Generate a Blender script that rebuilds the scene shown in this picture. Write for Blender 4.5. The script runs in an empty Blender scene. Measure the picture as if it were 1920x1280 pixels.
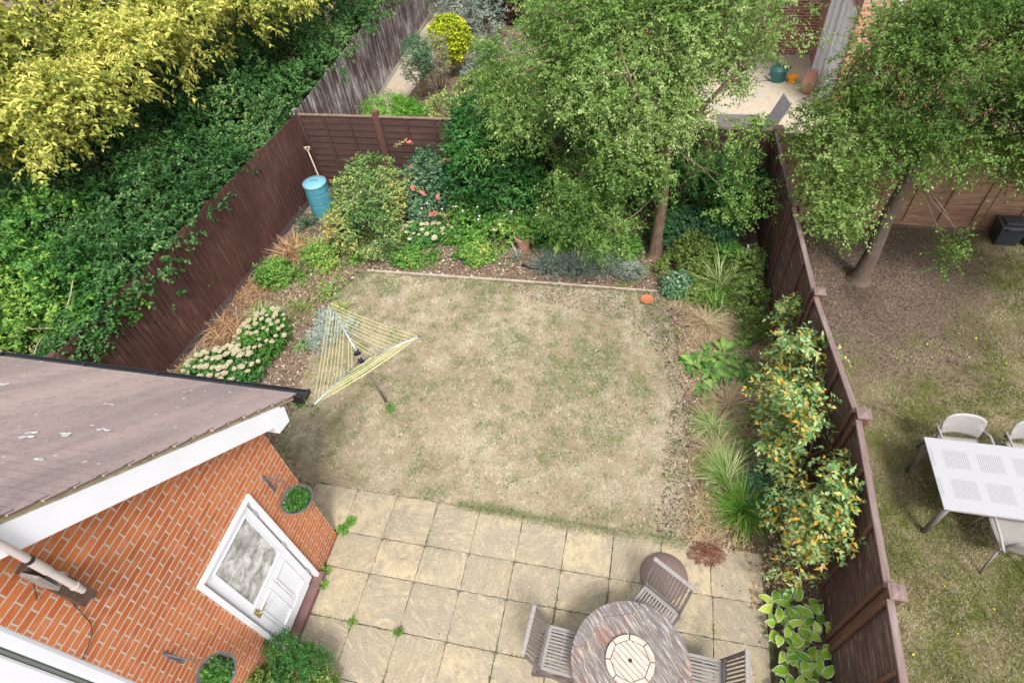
import bpy, math, random
import numpy as np
from mathutils import Matrix, Vector

# ------------------------------------------------------------------ camera
sc = bpy.context.scene
col = sc.collection
CAM = np.array([3.00313, -3.19799, 7.47218])
Rw = [[0.9750880916259352, 0.20421788015790163, -0.08659255737709001],
      [0.0966549101029153, -0.742539642295428, -0.6627916022195626],
      [-0.199652302571969, 0.6379106027051051, -0.7437802236105233]]
cd = bpy.data.cameras.new('camera'); cam = bpy.data.objects.new('camera', cd); col.objects.link(cam)
M = Matrix.Identity(4)
for i in range(3):
    M[i][0] = Rw[0][i]; M[i][1] = -Rw[1][i]; M[i][2] = -Rw[2][i]; M[i][3] = CAM[i]
cam.matrix_world = M
cd.sensor_width = 36; cd.lens = 36 * 1108.97 / 1920
cd.clip_start = 0.05; cd.clip_end = 500
sc.camera = cam
# ------------------------------------------------------------------ light
SUN_EL, SUN_AZ = math.radians(58), math.radians(150)
w = bpy.data.worlds.new('World'); sc.world = w; w.use_nodes = True
nt = w.node_tree; nt.nodes.clear()
sky = nt.nodes.new('ShaderNodeTexSky'); sky.sky_type = 'NISHITA'; sky.sun_disc = False
sky.sun_elevation = SUN_EL; sky.sun_rotation = SUN_AZ; sky.dust_density = 3; sky.air_density = 1.0
hs = nt.nodes.new('ShaderNodeHueSaturation'); hs.inputs['Saturation'].default_value = 0.22
bg = nt.nodes.new('ShaderNodeBackground'); bg.inputs['Strength'].default_value = 0.15
wo = nt.nodes.new('ShaderNodeOutputWorld')
nt.links.new(sky.outputs[0], hs.inputs['Color']); nt.links.new(hs.outputs[0], bg.inputs[0]); nt.links.new(bg.outputs[0], wo.inputs[0])
sl = bpy.data.lights.new('sun', 'SUN'); sl.energy = 1.7; sl.angle = math.radians(12); sl.color = (1, .96, .9)
so = bpy.data.objects.new('sun', sl); col.objects.link(so)
sd = Vector((math.sin(SUN_AZ) * math.cos(SUN_EL), math.cos(SUN_AZ) * math.cos(SUN_EL), math.sin(SUN_EL)))
so.rotation_euler = sd.to_track_quat('Z', 'Y').to_euler()
sc.view_settings.view_transform = 'Standard'; sc.view_settings.look = 'None'
sc.view_settings.exposure = 0.98; sc.view_settings.gamma = 1
sc.cycles.max_bounces = 6; sc.cycles.transparent_max_bounces = 8

rng = np.random.default_rng(7)
random.seed(5)
PI = math.pi

# ------------------------------------------------------------------ materials
def mat(name):
    m = bpy.data.materials.new(name); m.use_nodes = True
    n = m.node_tree.nodes; l = m.node_tree.links
    return m, n, l, n['Principled BSDF']
def ramp(n, stops, interp='LINEAR'):
    r = n.new('ShaderNodeValToRGB'); e = r.color_ramp.elements; r.color_ramp.interpolation = interp
    e[0].position = stops[0][0]; e[0].color = (*stops[0][1], 1)
    e[1].position = stops[-1][0]; e[1].color = (*stops[-1][1], 1)
    for p, c in stops[1:-1]:
        x = e.new(p); x.color = (*c, 1)
    return r
def noise(n, l, vec, scale, detail=5, rough=.6, dist=0):
    t = n.new('ShaderNodeTexNoise'); t.inputs['Scale'].default_value = scale; t.inputs['Detail'].default_value = detail
    t.inputs['Roughness'].default_value = rough; t.inputs['Distortion'].default_value = dist
    if vec: l.new(vec, t.inputs['Vector'])
    return t
def mapping(n, l, src, scale=(1, 1, 1), rot=(0, 0, 0)):
    m = n.new('ShaderNodeMapping'); m.inputs['Scale'].default_value = scale; m.inputs['Rotation'].default_value = rot
    l.new(src, m.inputs['Vector']); return m.outputs[0]
def mixc(n, l, fac, a, b, mode='MIX'):
    x = n.new('ShaderNodeMix'); x.data_type = 'RGBA'; x.blend_type = mode
    for s, v in ((x.inputs[0], fac), (x.inputs[6], a), (x.inputs[7], b)):
        if hasattr(v, 'links') or hasattr(v, 'is_linked'): l.new(v, s)
        elif isinstance(v, (int, float)): s.default_value = v
        else: s.default_value = (*v, 1)
    return x.outputs[2]
def bump(n, l, h, b, strength=.4, dist=.01):
    x = n.new('ShaderNodeBump'); x.inputs['Strength'].default_value = strength; x.inputs['Distance'].default_value = dist
    l.new(h, x.inputs['Height']); l.new(x.outputs[0], b.inputs['Normal']); return x
def thresh(n, l, src, lo, hi):
    m = n.new('ShaderNodeMapRange'); m.inputs[1].default_value = lo; m.inputs[2].default_value = hi
    l.new(src, m.inputs[0]); return m.outputs[0]
def coord(n, kind='Object'):
    return n.new('ShaderNodeTexCoord').outputs[kind]

def m_leaf(name, stops, trans=.3, rough=.5, spec=.22):
    """one colour per leaf from the attribute 'rnd'"""
    m, n, l, b = mat(name)
    a = n.new('ShaderNodeAttribute'); a.attribute_name = 'rnd'
    r = ramp(n, stops); l.new(a.outputs['Fac'], r.inputs[0])
    l.new(r.outputs[0], b.inputs['Base Color'])
    b.inputs['Roughness'].default_value = rough; b.inputs['Specular IOR Level'].default_value = spec
    t = n.new('ShaderNodeBsdfTranslucent'); mx = n.new('ShaderNodeMixShader'); mx.inputs[0].default_value = trans
    br = mixc(n, l, .5, r.outputs[0], (.9, 1, .45), 'MULTIPLY')
    l.new(br, t.inputs[0]); l.new(b.outputs[0], mx.inputs[1]); l.new(t.outputs[0], mx.inputs[2])
    l.new(mx.outputs[0], n['Material Output'].inputs[0])
    return m
def m_flat(name, c, rough=.6, var=.15, scale=8, metal=0, spec=.5, bmp=0):
    m, n, l, b = mat(name)
    co = coord(n); t = noise(n, l, co, scale)
    r = ramp(n, [(.25, tuple(x * (1 - var) for x in c)), (.75, tuple(min(1, x * (1 + var)) for x in c))])
    l.new(t.outputs[0], r.inputs[0]); l.new(r.outputs[0], b.inputs['Base Color'])
    b.inputs['Roughness'].default_value = rough; b.inputs['Metallic'].default_value = metal
    b.inputs['Specular IOR Level'].default_value = spec
    if bmp: bump(n, l, noise(n, l, co, scale * 12).outputs[0], b, bmp)
    return m
def m_wood(name, stops, axis=0, stretch=14, scale=3, rough=.75, bmp=.35, space='Object'):
    m, n, l, b = mat(name)
    s = [stretch] * 3; s[axis] = 1
    v = mapping(n, l, coord(n, space), tuple(s))
    t = noise(n, l, v, scale, 8, .65)
    big = noise(n, l, coord(n, space), 1.3, 3)
    a = n.new('ShaderNodeMath'); a.operation = 'MULTIPLY_ADD'; a.inputs[1].default_value = .45
    l.new(big.outputs[0], a.inputs[0])
    sb = n.new('ShaderNodeMath'); sb.operation = 'MULTIPLY_ADD'; sb.inputs[1].default_value = 1; sb.inputs[2].default_value = -.22
    l.new(t.outputs[0], sb.inputs[0]); l.new(sb.outputs[0], a.inputs[2])
    r = ramp(n, stops); l.new(a.outputs[0], r.inputs[0]); l.new(r.outputs[0], b.inputs['Base Color'])
    b.inputs['Roughness'].default_value = rough
    bump(n, l, t.outputs[0], b, bmp, .006)
    return m

MAT = {}
# foliage: real-world leaf colours
L = MAT
L['ivy'] = m_leaf('dark ivy leaves', [(0, (.022, .075, .018)), (.4, (.05, .135, .035)), (.75, (.09, .2, .06)), (.93, (.15, .27, .1)), (1, (.26, .36, .1))], .2, .42)
L['hedge_light'] = m_leaf('bright hedge leaves', [(0, (.025, .095, .02)), (.45, (.055, .17, .035)), (.8, (.12, .28, .05)), (1, (.3, .47, .09))], .3)
L['lime'] = m_leaf('lime leaves', [(0, (.09, .16, .035)), (.5, (.17, .26, .06)), (1, (.36, .42, .13))], .3)
L['gold'] = m_leaf('yellow tree leaves', [(0, (.12, .18, .035)), (.3, (.29, .34, .065)), (.6, (.55, .53, .12)), (1, (.82, .75, .24))], .35)
L['tree'] = m_leaf('apple tree leaves', [(0, (.07, .145, .03)), (.35, (.155, .27, .06)), (.75, (.265, .39, .11)), (1, (.46, .55, .24))], .4, .42)
L['tree2'] = m_leaf('neighbour tree leaves', [(0, (.055, .115, .024)), (.4, (.125, .22, .042)), (.8, (.215, .325, .08)), (1, (.37, .47, .18))], .4, .42)
L['dark'] = m_leaf('dark glossy leaves', [(0, (.02, .08, .018)), (.5, (.05, .17, .035)), (1, (.12, .3, .07))], .2, .38)
L['varieg'] = m_leaf('yellow and green variegated leaves', [(0, (.06, .15, .04)), (.35, (.14, .27, .08)), (.6, (.3, .4, .14)), (.8, (.52, .52, .16)), (.93, (.7, .6, .2)), (1, (.55, .3, .14))], .25)
L['bright'] = m_leaf('bright green leaves', [(0, (.07, .22, .02)), (.5, (.16, .4, .04)), (1, (.32, .55, .1))], .35)
L['herb'] = m_leaf('herbaceous green leaves', [(0, (.06, .17, .03)), (.5, (.14, .32, .06)), (.85, (.26, .46, .1)), (1, (.46, .48, .13))], .3)
L['bluegreen'] = m_leaf('blue green leaves', [(0, (.03, .09, .045)), (.5, (.08, .19, .095)), (1, (.22, .35, .19))], .2)
L['silver'] = m_leaf('silver grey leaves', [(0, (.22, .29, .25)), (.5, (.36, .43, .38)), (1, (.55, .6, .55))], .15, .8, .1)
L['lavender'] = m_leaf('grey green lavender leaves', [(0, (.14, .19, .14)), (.5, (.27, .33, .27)), (1, (.46, .5, .43))], .15, .8, .1)
L['topiary'] = m_leaf('golden topiary leaves', [(0, (.2, .33, .02)), (.4, (.5, .55, .03)), (1, (.85, .78, .06))], .25)
L['grass'] = m_leaf('grass tuft blades', [(0, (.06, .17, .02)), (.5, (.13, .3, .04)), (.85, (.25, .42, .08)), (1, (.5, .46, .2))], .3)
L['strap'] = m_leaf('pale strap blades', [(0, (.1, .22, .04)), (.5, (.3, .42, .12)), (1, (.6, .58, .35))], .3)
L['dry'] = m_leaf('dried straw blades', [(0, (.28, .19, .1)), (.5, (.46, .35, .22)), (1, (.66, .56, .4))], .2, .8, .1)
L['rust'] = m_leaf('dried orange fronds', [(0, (.17, .085, .045)), (.5, (.38, .21, .11)), (1, (.62, .45, .28))], .2, .8, .1)
L['heather'] = m_leaf('reddish dry heather', [(0, (.16, .05, .04)), (.6, (.3, .11, .08)), (1, (.45, .3, .18))], .1, .8, .1)
L['climber'] = m_leaf('climber leaves green turning yellow', [(0, (.13, .27, .08)), (.35, (.25, .42, .16)), (.6, (.42, .55, .27)), (.76, (.5, .52, .17)), (.85, (.68, .5, .08)), (.94, (.72, .38, .05)), (1, (.6, .42, .22))], .35)
L['sedum'] = m_leaf('sedum leaves', [(0, (.05, .16, .04)), (.5, (.1, .27, .07)), (1, (.25, .42, .12))], .2)
L['purple'] = m_leaf('dark purple leaves', [(0, (.04, .025, .02)), (.6, (.1, .05, .04)), (1, (.16, .12, .07))], .15)
L['fluff'] = m_leaf('pale fluffy plumes', [(0, (.2, .2, .13)), (.6, (.38, .36, .26)), (1, (.55, .5, .4))], .2, .9, .1)
L['litter'] = m_leaf('fallen leaves and bark chips', [(0, (.07, .045, .035)), (.35, (.16, .1, .07)), (.65, (.3, .2, .13)), (.85, (.45, .34, .23)), (1, (.68, .6, .5))], .0, .9, .1)
L['soil_litter'] = m_leaf('dark leaf crumbs', [(0, (.05, .035, .028)), (.6, (.14, .1, .08)), (.93, (.24, .18, .14)), (1, (.55, .48, .4))], .0, .9, .1)
L['orangelitter'] = m_leaf('fallen orange leaves', [(0, (.16, .09, .045)), (.5, (.35, .21, .1)), (1, (.58, .44, .26))], .1, .9, .1)
MAT['bark'] = m_wood('bark', [(.2, (.05, .035, .025)), (.6, (.14, .1, .075)), (.9, (.26, .21, .16))], 2, 6, 8, .9, .8)
MAT['bark_red'] = m_wood('red brown bark', [(.25, (.05, .03, .022)), (.5, (.15, .095, .065)), (.75, (.27, .2, .14))], 2, 6, 8, .9, .8)
MAT['twig'] = m_flat('twigs', (.12, .08, .05), .9)
MAT['twig_pale'] = m_flat('pale twigs', (.42, .33, .24), .9)
MAT['fence'] = m_wood('dark stained fence boards', [(.25, (.045, .017, .014)), (.48, (.085, .034, .028)), (.62, (.13, .06, .048)), (.76, (.24, .15, .13))], 2, 18, 2.5)
MAT['fence_h'] = m_wood('brown stained lap boards', [(.25, (.04, .02, .017)), (.45, (.075, .038, .032)), (.6, (.12, .068, .057)), (.74, (.26, .19, .165))], 1, 16, 2.5)
MAT['fence_back'] = m_wood('dark brown lap boards', [(.15, (.035, .016, .014)), (.5, (.07, .034, .028)), (.8, (.11, .06, .045)), (1, (.2, .14, .1))], 0, 16, 2.5)
MAT['fence_rail'] = m_wood('weathered brown rail', [(.15, (.11, .065, .055)), (.55, (.19, .13, .12)), (1, (.34, .28, .26))], 1, 12, 3)
MAT['fence_post'] = m_wood('red brown post', [(.15, (.06, .025, .018)), (.6, (.14, .06, .04)), (1, (.26, .16, .12))], 2, 12, 3)
MAT['fence_grey'] = m_wood('weathered grey boards', [(.3, (.07, .035, .03)), (.45, (.11, .07, .065)), (.55, (.25, .22, .22)), (.68, (.5, .47, .47)), (1, (.66, .63, .62))], 2, 7, 1.6)
MAT['fence_orange'] = m_wood('light orange brown lap boards', [(.25, (.13, .065, .04)), (.48, (.27, .145, .085)), (.65, (.4, .25, .155)), (.8, (.52, .38, .27))], 0, 14, 2.5)
MAT['teak'] = m_wood('silvered teak', [(.15, (.15, .13, .12)), (.5, (.27, .245, .235)), (.85, (.42, .4, .39)), (1, (.56, .54, .53))], 0, 12, 6)
MAT['teak_dark'] = m_wood('dark weathered teak', [(.15, (.06, .047, .042)), (.5, (.14, .112, .103)), (.85, (.27, .24, .23)), (1, (.4, .37, .36))], 0, 12, 6)

def m_tabletop(name, rot, pale):
    m, n, l, b = mat(name)
    co = mapping(n, l, coord(n), rot=(0, 0, rot))
    v = mapping(n, l, co, (1, 9, 9))
    t = noise(n, l, v, 5, 9, .7, .3); big = noise(n, l, co, 2.2, 3, .5)
    red = thresh(n, l, big.outputs[0], .52, .62)
    if pale:
        r1 = ramp(n, [(.3, (.3, .23, .19)), (.5, (.47, .4, .34)), (.7, (.62, .56, .5))]); l.new(t.outputs[0], r1.inputs[0])
        c = r1.outputs[0]
    else:
        r1 = ramp(n, [(.3, (.075, .062, .058)), (.47, (.14, .118, .112)), (.57, (.25, .222, .215)), (.67, (.52, .49, .48))]); l.new(t.outputs[0], r1.inputs[0])
        r2 = ramp(n, [(.3, (.1, .055, .042)), (.46, (.18, .095, .07)), (.56, (.28, .2, .175)), (.67, (.55, .5, .48))]); l.new(t.outputs[0], r2.inputs[0])
        c = mixc(n, l, red, r1.outputs[0], r2.outputs[0])
    l.new(c, b.inputs['Base Color']); b.inputs['Roughness'].default_value = .7
    bump(n, l, t.outputs[0], b, .4, .004)
    return m
MAT['tabletop'] = m_tabletop('weathered table planks', math.radians(50), False)
MAT['lazy'] = m_tabletop('pale weathered planks', math.radians(39), True)

def m_brick(name, stops, mortar, axes, rough=.85, morts=.012):
    m, n, l, b = mat(name)
    sp = n.new('ShaderNodeSeparateXYZ'); l.new(coord(n), sp.inputs[0])
    cb = n.new('ShaderNodeCombineXYZ'); l.new(sp.outputs[axes[0]], cb.inputs[0]); l.new(sp.outputs[axes[1]], cb.inputs[1])
    wob = noise(n, l, coord(n), 6, 2)
    v = n.new('ShaderNodeVectorMath'); v.operation = 'MULTIPLY_ADD'; v.inputs[1].default_value = (.016, .009, 0)
    l.new(wob.outputs[1], v.inputs[0]); l.new(cb.outputs[0], v.inputs[2])
    k = n.new('ShaderNodeTexBrick'); k.offset = .5; k.inputs['Scale'].default_value = 1
    k.inputs['Brick Width'].default_value = .215; k.inputs['Row Height'].default_value = .072
    k.inputs['Mortar Size'].default_value = morts; k.inputs['Mortar Smooth'].default_value = .25; k.inputs['Bias'].default_value = 0
    k.inputs['Color1'].default_value = (0, 0, 0, 1); k.inputs['Color2'].default_value = (1, 1, 1, 1); k.inputs['Mortar'].default_value = (.5, .5, .5, 1)
    l.new(v.outputs[0], k.inputs['Vector'])
    r = ramp(n, stops); l.new(k.outputs['Color'], r.inputs[0])
    fine = noise(n, l, coord(n), 60, 5, .7)
    med = noise(n, l, coord(n), 7, 4, .6)
    c1 = mixc(n, l, thresh(n, l, fine.outputs[0], .55, .8), r.outputs[0], tuple(x * .62 for x in stops[0][1]))
    c1 = mixc(n, l, thresh(n, l, med.outputs[0], .5, .75), c1, tuple(min(1, x * 1.05 + .06) for x in stops[-1][1]))
    fm = ramp(n, [(.3, tuple(x * .8 for x in mortar)), (.7, mortar)]); l.new(fine.outputs[0], fm.inputs[0])
    sta = noise(n, l, mapping(n, l, coord(n), (1, 1, .5)), 1.1, 5, .65)
    c1 = mixc(n, l, thresh(n, l, sta.outputs[0], .48, .75), c1, (.62, .55, .52), 'MULTIPLY')
    c2 = mixc(n, l, k.outputs['Fac'], c1, fm.outputs[0])
    l.new(c2, b.inputs['Base Color']); b.inputs['Roughness'].default_value = rough
    mth = n.new('ShaderNodeMath'); mth.operation = 'MULTIPLY_ADD'; mth.inputs[1].default_value = -1.0
    l.new(k.outputs['Fac'], mth.inputs[0])
    f2 = n.new('ShaderNodeMath'); f2.operation = 'MULTIPLY'; f2.inputs[1].default_value = .35; l.new(fine.outputs[0], f2.inputs[0])
    l.new(f2.outputs[0], mth.inputs[2])
    bump(n, l, mth.outputs[0], b, .8, .008)
    return m
MAT['brick'] = m_brick('orange facing brick', [(0, (.46, .11, .03)), (.35, (.52, .14, .038)), (.7, (.57, .175, .05)), (1, (.5, .15, .05))], (.55, .46, .37), (1, 2), morts=.008)
MAT['brick_red_y'] = m_brick('dark red brick', [(0, (.22, .05, .035)), (.5, (.3, .075, .05)), (1, (.38, .12, .08))], (.5, .42, .36), (1, 2))
MAT['brick_red_x'] = m_brick('dark red brick front', [(0, (.22, .05, .035)), (.5, (.3, .075, .05)), (1, (.38, .12, .08))], (.5, .42, .36), (0, 2))
MAT['brick_orange_x'] = m_brick('orange red brick pier', [(0, (.5, .17, .08)), (.5, (.6, .25, .13)), (1, (.66, .32, .2))], (.6, .5, .4), (0, 2))

def m_tiles():
    m, n, l, b = mat('concrete roof tiles')
    co = coord(n)
    big = noise(n, l, mapping(n, l, co, (1.8, .22, .22)), .8, 5, .6)       # weathering streaks running down the slope
    med = noise(n, l, co, 9, 6, .7); fine = noise(n, l, co, 90, 4, .7)
    r = ramp(n, [(.34, (.15, .125, .12)), (.44, (.24, .185, .17)), (.54, (.36, .265, .24)), (.68, (.41, .31, .28))]); l.new(big.outputs[0], r.inputs[0])
    c = mixc(n, l, thresh(n, l, med.outputs[0], .52, .68), r.outputs[0], (.17, .13, .125))
    c = mixc(n, l, thresh(n, l, fine.outputs[0], .35, .75), c, (.42, .32, .3))
    vo = n.new('ShaderNodeTexVoronoi'); vo.inputs['Scale'].default_value = 5.5; l.new(co, vo.inputs['Vector'])
    dm = n.new('ShaderNodeMath'); dm.operation = 'ADD'; dn = n.new('ShaderNodeMath'); dn.operation = 'MULTIPLY'; dn.inputs[1].default_value = .25
    l.new(noise(n, l, co, 30, 3).outputs[0], dn.inputs[0]); l.new(vo.outputs['Distance'], dm.inputs[0]); l.new(dn.outputs[0], dm.inputs[1])
    c = mixc(n, l, thresh(n, l, dm.outputs[0], .215, .185), c, (.6, .54, .51))   # lichen spots
    l.new(c, b.inputs['Base Color']); b.inputs['Roughness'].default_value = .9
    bump(n, l, fine.outputs[0], b, .5, .006)
    return m
MAT['tiles'] = m_tiles()
MAT['tile_edge'] = m_flat('tile edges', (.15, .1, .09), .9, .3, 12)
MAT['mortar'] = m_flat('mossy verge mortar', (.42, .36, .22), .95, .35, 14, bmp=.6)
MAT['white'] = m_flat('white upvc', (.8, .81, .86), .35, .03, 3)
MAT['white_door'] = m_flat('white painted door', (.78, .8, .86), .4, .03, 3)
MAT['black_plastic'] = m_flat('black plastic', (.018, .02, .024), .35, .2, 5)
MAT['bin_black'] = m_flat('black recycling box', (.03, .033, .04), .45, .2, 5)
MAT['bin_green'] = m_flat('dark green plastic', (.03, .13, .11), .45, .2, 5)
MAT['sill'] = m_flat('brown painted sill', (.16, .085, .08), .6, .2, 6)
MAT['metal_grey'] = m_flat('grey iron', (.14, .14, .16), .5, .2, 10, .3)
MAT['steel'] = m_flat('brushed steel', (.6, .62, .66), .3, .1, 10, .7)
MAT['brass'] = m_flat('dull brass', (.42, .36, .2), .35, .1, 10, .8)
MAT['pipe'] = m_flat('grey plastic pipe', (.47, .42, .4), .4, .12, 3)
MAT['timber_dark'] = m_flat('rotten dark timber', (.1, .06, .04), .9, .5, 12, bmp=.6)
MAT['timber_pale'] = m_flat('pale timber', (.5, .42, .3), .85, .3, 12)
MAT['edging'] = m_flat('pale grey edging board', (.5, .42, .34), .85, .25, 8)
MAT['pole'] = m_flat('dull galvanised pole', (.26, .25, .22), .5, .2, 8, .4)
MAT['line'] = m_flat('yellow green washing line', (.66, .68, .3), .5, .08, 5)
MAT['bin_blue'] = m_flat('turquoise plastic', (.07, .27, .34), .5, .12, 4)
MAT['bin_lid'] = m_flat('pale turquoise plastic', (.18, .4, .5), .45, .1, 4)
MAT['terracotta'] = m_flat('terracotta', (.4, .14, .065), .8, .15, 10)
MAT['terracotta_pale'] = m_flat('pale terracotta', (.5, .25, .2), .8, .15, 10)
MAT['basket'] = m_flat('grey brown basket liner', (.13, .11, .105), .9, .3, 40, bmp=.8)
MAT['soil_dark'] = m_flat('potting soil', (.04, .028, .02), .95, .4, 30, bmp=.6)
MAT['table_white'] = None
MAT['plastic_grey'] = m_flat('light grey resin', (.33, .31, .295), .5, .05, 4)
MAT['leg_grey'] = m_flat('grey brown metal leg', (.2, .185, .18), .45, .1, 6, .2)
MAT['disc'] = m_flat('speckled brown disc', (.2, .14, .12), .85, .3, 90)
MAT['cream'] = m_flat('cream sedum flowers', (.58, .53, .34), .9, .18, 60, bmp=.8)
MAT['cream_green'] = m_flat('pale green flower buds', (.5, .58, .36), .9, .2, 60, bmp=.8)
MAT['petal_red'] = m_flat('coral red petals', (.55, .17, .14), .7, .2, 30)
MAT['seed'] = m_flat('olive seed spikes', (.3, .28, .1), .9, .2, 40)
MAT['petal_pink'] = m_flat('pale pink petals', (.72, .6, .62), .7, .1, 30)
MAT['orange'] = m_flat('orange plastic', (.85, .38, .03), .5, .1, 6)
MAT['blue_cloth'] = m_flat('pale blue bag', (.45, .5, .85), .7, .3, 9)
MAT['stone'] = m_flat('pale stone', (.48, .42, .34), .9, .15, 10, bmp=.4)

def m_glass():
    m, n, l, b = mat('door glass with painted reflections')
    co = coord(n)
    t = noise(n, l, co, 9, 4, .6, .4); big = noise(n, l, co, 2.8, 2)
    r = ramp(n, [(.34, (.22, .22, .21)), (.5, (.48, .48, .47)), (.64, (.68, .68, .68))]); l.new(t.outputs[0], r.inputs[0])  # white and grey patches are sky reflections painted into the glass colour
    c = mixc(n, l, thresh(n, l, big.outputs[0], .5, .38), r.outputs[0], (.2, .2, .19), 'MIX')
    c = mixc(n, l, .45, c, r.outputs[0])
    l.new(c, b.inputs['Base Color']); b.inputs['Roughness'].default_value = .12
    bump(n, l, t.outputs[0], b, .5, .01)
    return m
MAT['door_glass'] = m_glass()
def m_clear():
    m, n, l, b = mat('clear window glass')
    b.inputs['Transmission Weight'].default_value = 1; b.inputs['Roughness'].default_value = 0; b.inputs['IOR'].default_value = 1.02
    b.inputs['Base Color'].default_value = (.95, .98, .97, 1)
    return m
MAT['clear'] = m_clear()

def m_perf():
    m, n, l, b = mat('perforated white table top')
    sp = n.new('ShaderNodeSeparateXYZ'); l.new(coord(n), sp.inputs[0])
    def M(op, a, bb=None, c=None):
        x = n.new('ShaderNodeMath'); x.operation = op
        for i, v in enumerate((a, bb, c)):
            if v is None: continue
            if isinstance(v, (int, float)): x.inputs[i].default_value = v
            else: l.new(v, x.inputs[i])
        return x.outputs[0]
    def band(o, period, off, half):       # 1 inside a patch
        f = M('ABSOLUTE', M('SUBTRACT', M('FRACT', M('DIVIDE', M('ADD', o, off), period)), .5))
        return M('LESS_THAN', f, half)
    X, Y = sp.outputs[0], sp.outputs[1]
    patch = M('MULTIPLY', band(X, .37, .195, .36), band(Y, .4, 0, .3))
    def dot(o): return M('SUBTRACT', M('FRACT', M('DIVIDE', o, .0235)), .5)
    dx, dy = dot(X), dot(Y)
    d = M('SQRT', M('ADD', M('MULTIPLY', dx, dx), M('MULTIPLY', dy, dy)))
    hole = M('MULTIPLY', M('LESS_THAN', d, .27), patch)
    c = mixc(n, l, hole, (.37, .365, .39), (.16, .155, .16))
    l.new(c, b.inputs['Base Color']); b.inputs['Roughness'].default_value = .45
    return m
MAT['perf'] = m_perf()

def m_ground(name, cols, green=None, gscale=1.0, gl=(.55, .65), fine_s=40, dark=None, warm=None, bmp=.8):
    m, n, l, b = mat(name)
    co = coord(n)
    f = noise(n, l, co, fine_s, 8, .75); r = ramp(n, cols); l.new(f.outputs[0], r.inputs[0]); c = r.outputs[0]
    if warm:
        w_ = noise(n, l, co, 1.7, 3, .6); c = mixc(n, l, thresh(n, l, w_.outputs[0], .5, .68), c, warm, 'MULTIPLY')
    if green:
        g = noise(n, l, co, gscale, 6, .72); c = mixc(n, l, thresh(n, l, g.outputs[0], *gl), c, green)
    if dark:
        d = noise(n, l, co, 2.5, 4, .6); c = mixc(n, l, thresh(n, l, d.outputs[0], .45, .7), c, dark)
    l.new(c, b.inputs['Base Color']); b.inputs['Roughness'].default_value = 1; b.inputs['Specular IOR Level'].default_value = .1
    bump(n, l, f.outputs[0], b, bmp, .02)
    return m
MAT['soil'] = m_ground('dry garden soil', [(.3, (.09, .06, .045)), (.5, (.2, .145, .11)), (.62, (.32, .25, .19)), (.72, (.55, .48, .4))], None, fine_s=26, dark=(.13, .085, .065))
MAT['lawn'] = m_ground('parched lawn', [(.3, (.24, .18, .11)), (.5, (.33, .27, .185)), (.7, (.5, .425, .32))], (.22, .24, .11), 3.4, (.52, .75), 34)
def add_bare(m, cx, cy, r):
    n = m.node_tree.nodes; l = m.node_tree.links; b = n['Principled BSDF']
    src = b.inputs['Base Color'].links[0].from_socket; co = coord(n)
    v = n.new('ShaderNodeVectorMath'); v.operation = 'DISTANCE'; l.new(co, v.inputs[0]); v.inputs[1].default_value = (cx, cy, 0)
    nz = noise(n, l, co, 1.6, 5, .7); a = n.new('ShaderNodeMath'); a.operation = 'MULTIPLY_ADD'; a.inputs[1].default_value = 3.0
    l.new(nz.outputs[0], a.inputs[0]); l.new(v.outputs['Value'], a.inputs[2])
    f = noise(n, l, co, 24, 7, .75); rr = ramp(n, [(.32, (.055, .038, .03)), (.5, (.12, .085, .067)), (.66, (.22, .165, .135))]); l.new(f.outputs[0], rr.inputs[0])
    l.new(mixc(n, l, thresh(n, l, a.outputs[0], r + 2.1, r + .6), src, rr.outputs[0]), b.inputs['Base Color'])
MAT['lawn2'] = m_ground('patchy mossy lawn', [(.3, (.12, .095, .055)), (.5, (.22, .18, .105)), (.7, (.36, .3, .19))], (.12, .135, .035), 1.6, (.42, .62), 30)
add_bare(MAT['lawn2'], 6.6, 5.5, 2.4)
MAT['tree_soil'] = m_ground('bare soil under tree', [(.3, (.09, .065, .05)), (.5, (.17, .125, .1)), (.7, (.3, .24, .2))], (.13, .13, .06), 3, (.58, .7), 22)
MAT['gravel'] = m_ground('beige gravel', [(.3, (.3, .24, .18)), (.5, (.44, .37, .28)), (.7, (.6, .53, .43))], None, fine_s=45)
MAT['far_patio'] = m_ground('sandstone patio', [(.3, (.42, .35, .26)), (.6, (.55, .47, .35))], None, fine_s=8, dark=(.42, .38, .36), bmp=.2)
MAT['side_path'] = m_ground('grey concrete path', [(.3, (.28, .25, .25)), (.6, (.42, .39, .39))], None, fine_s=20, bmp=.3)

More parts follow.
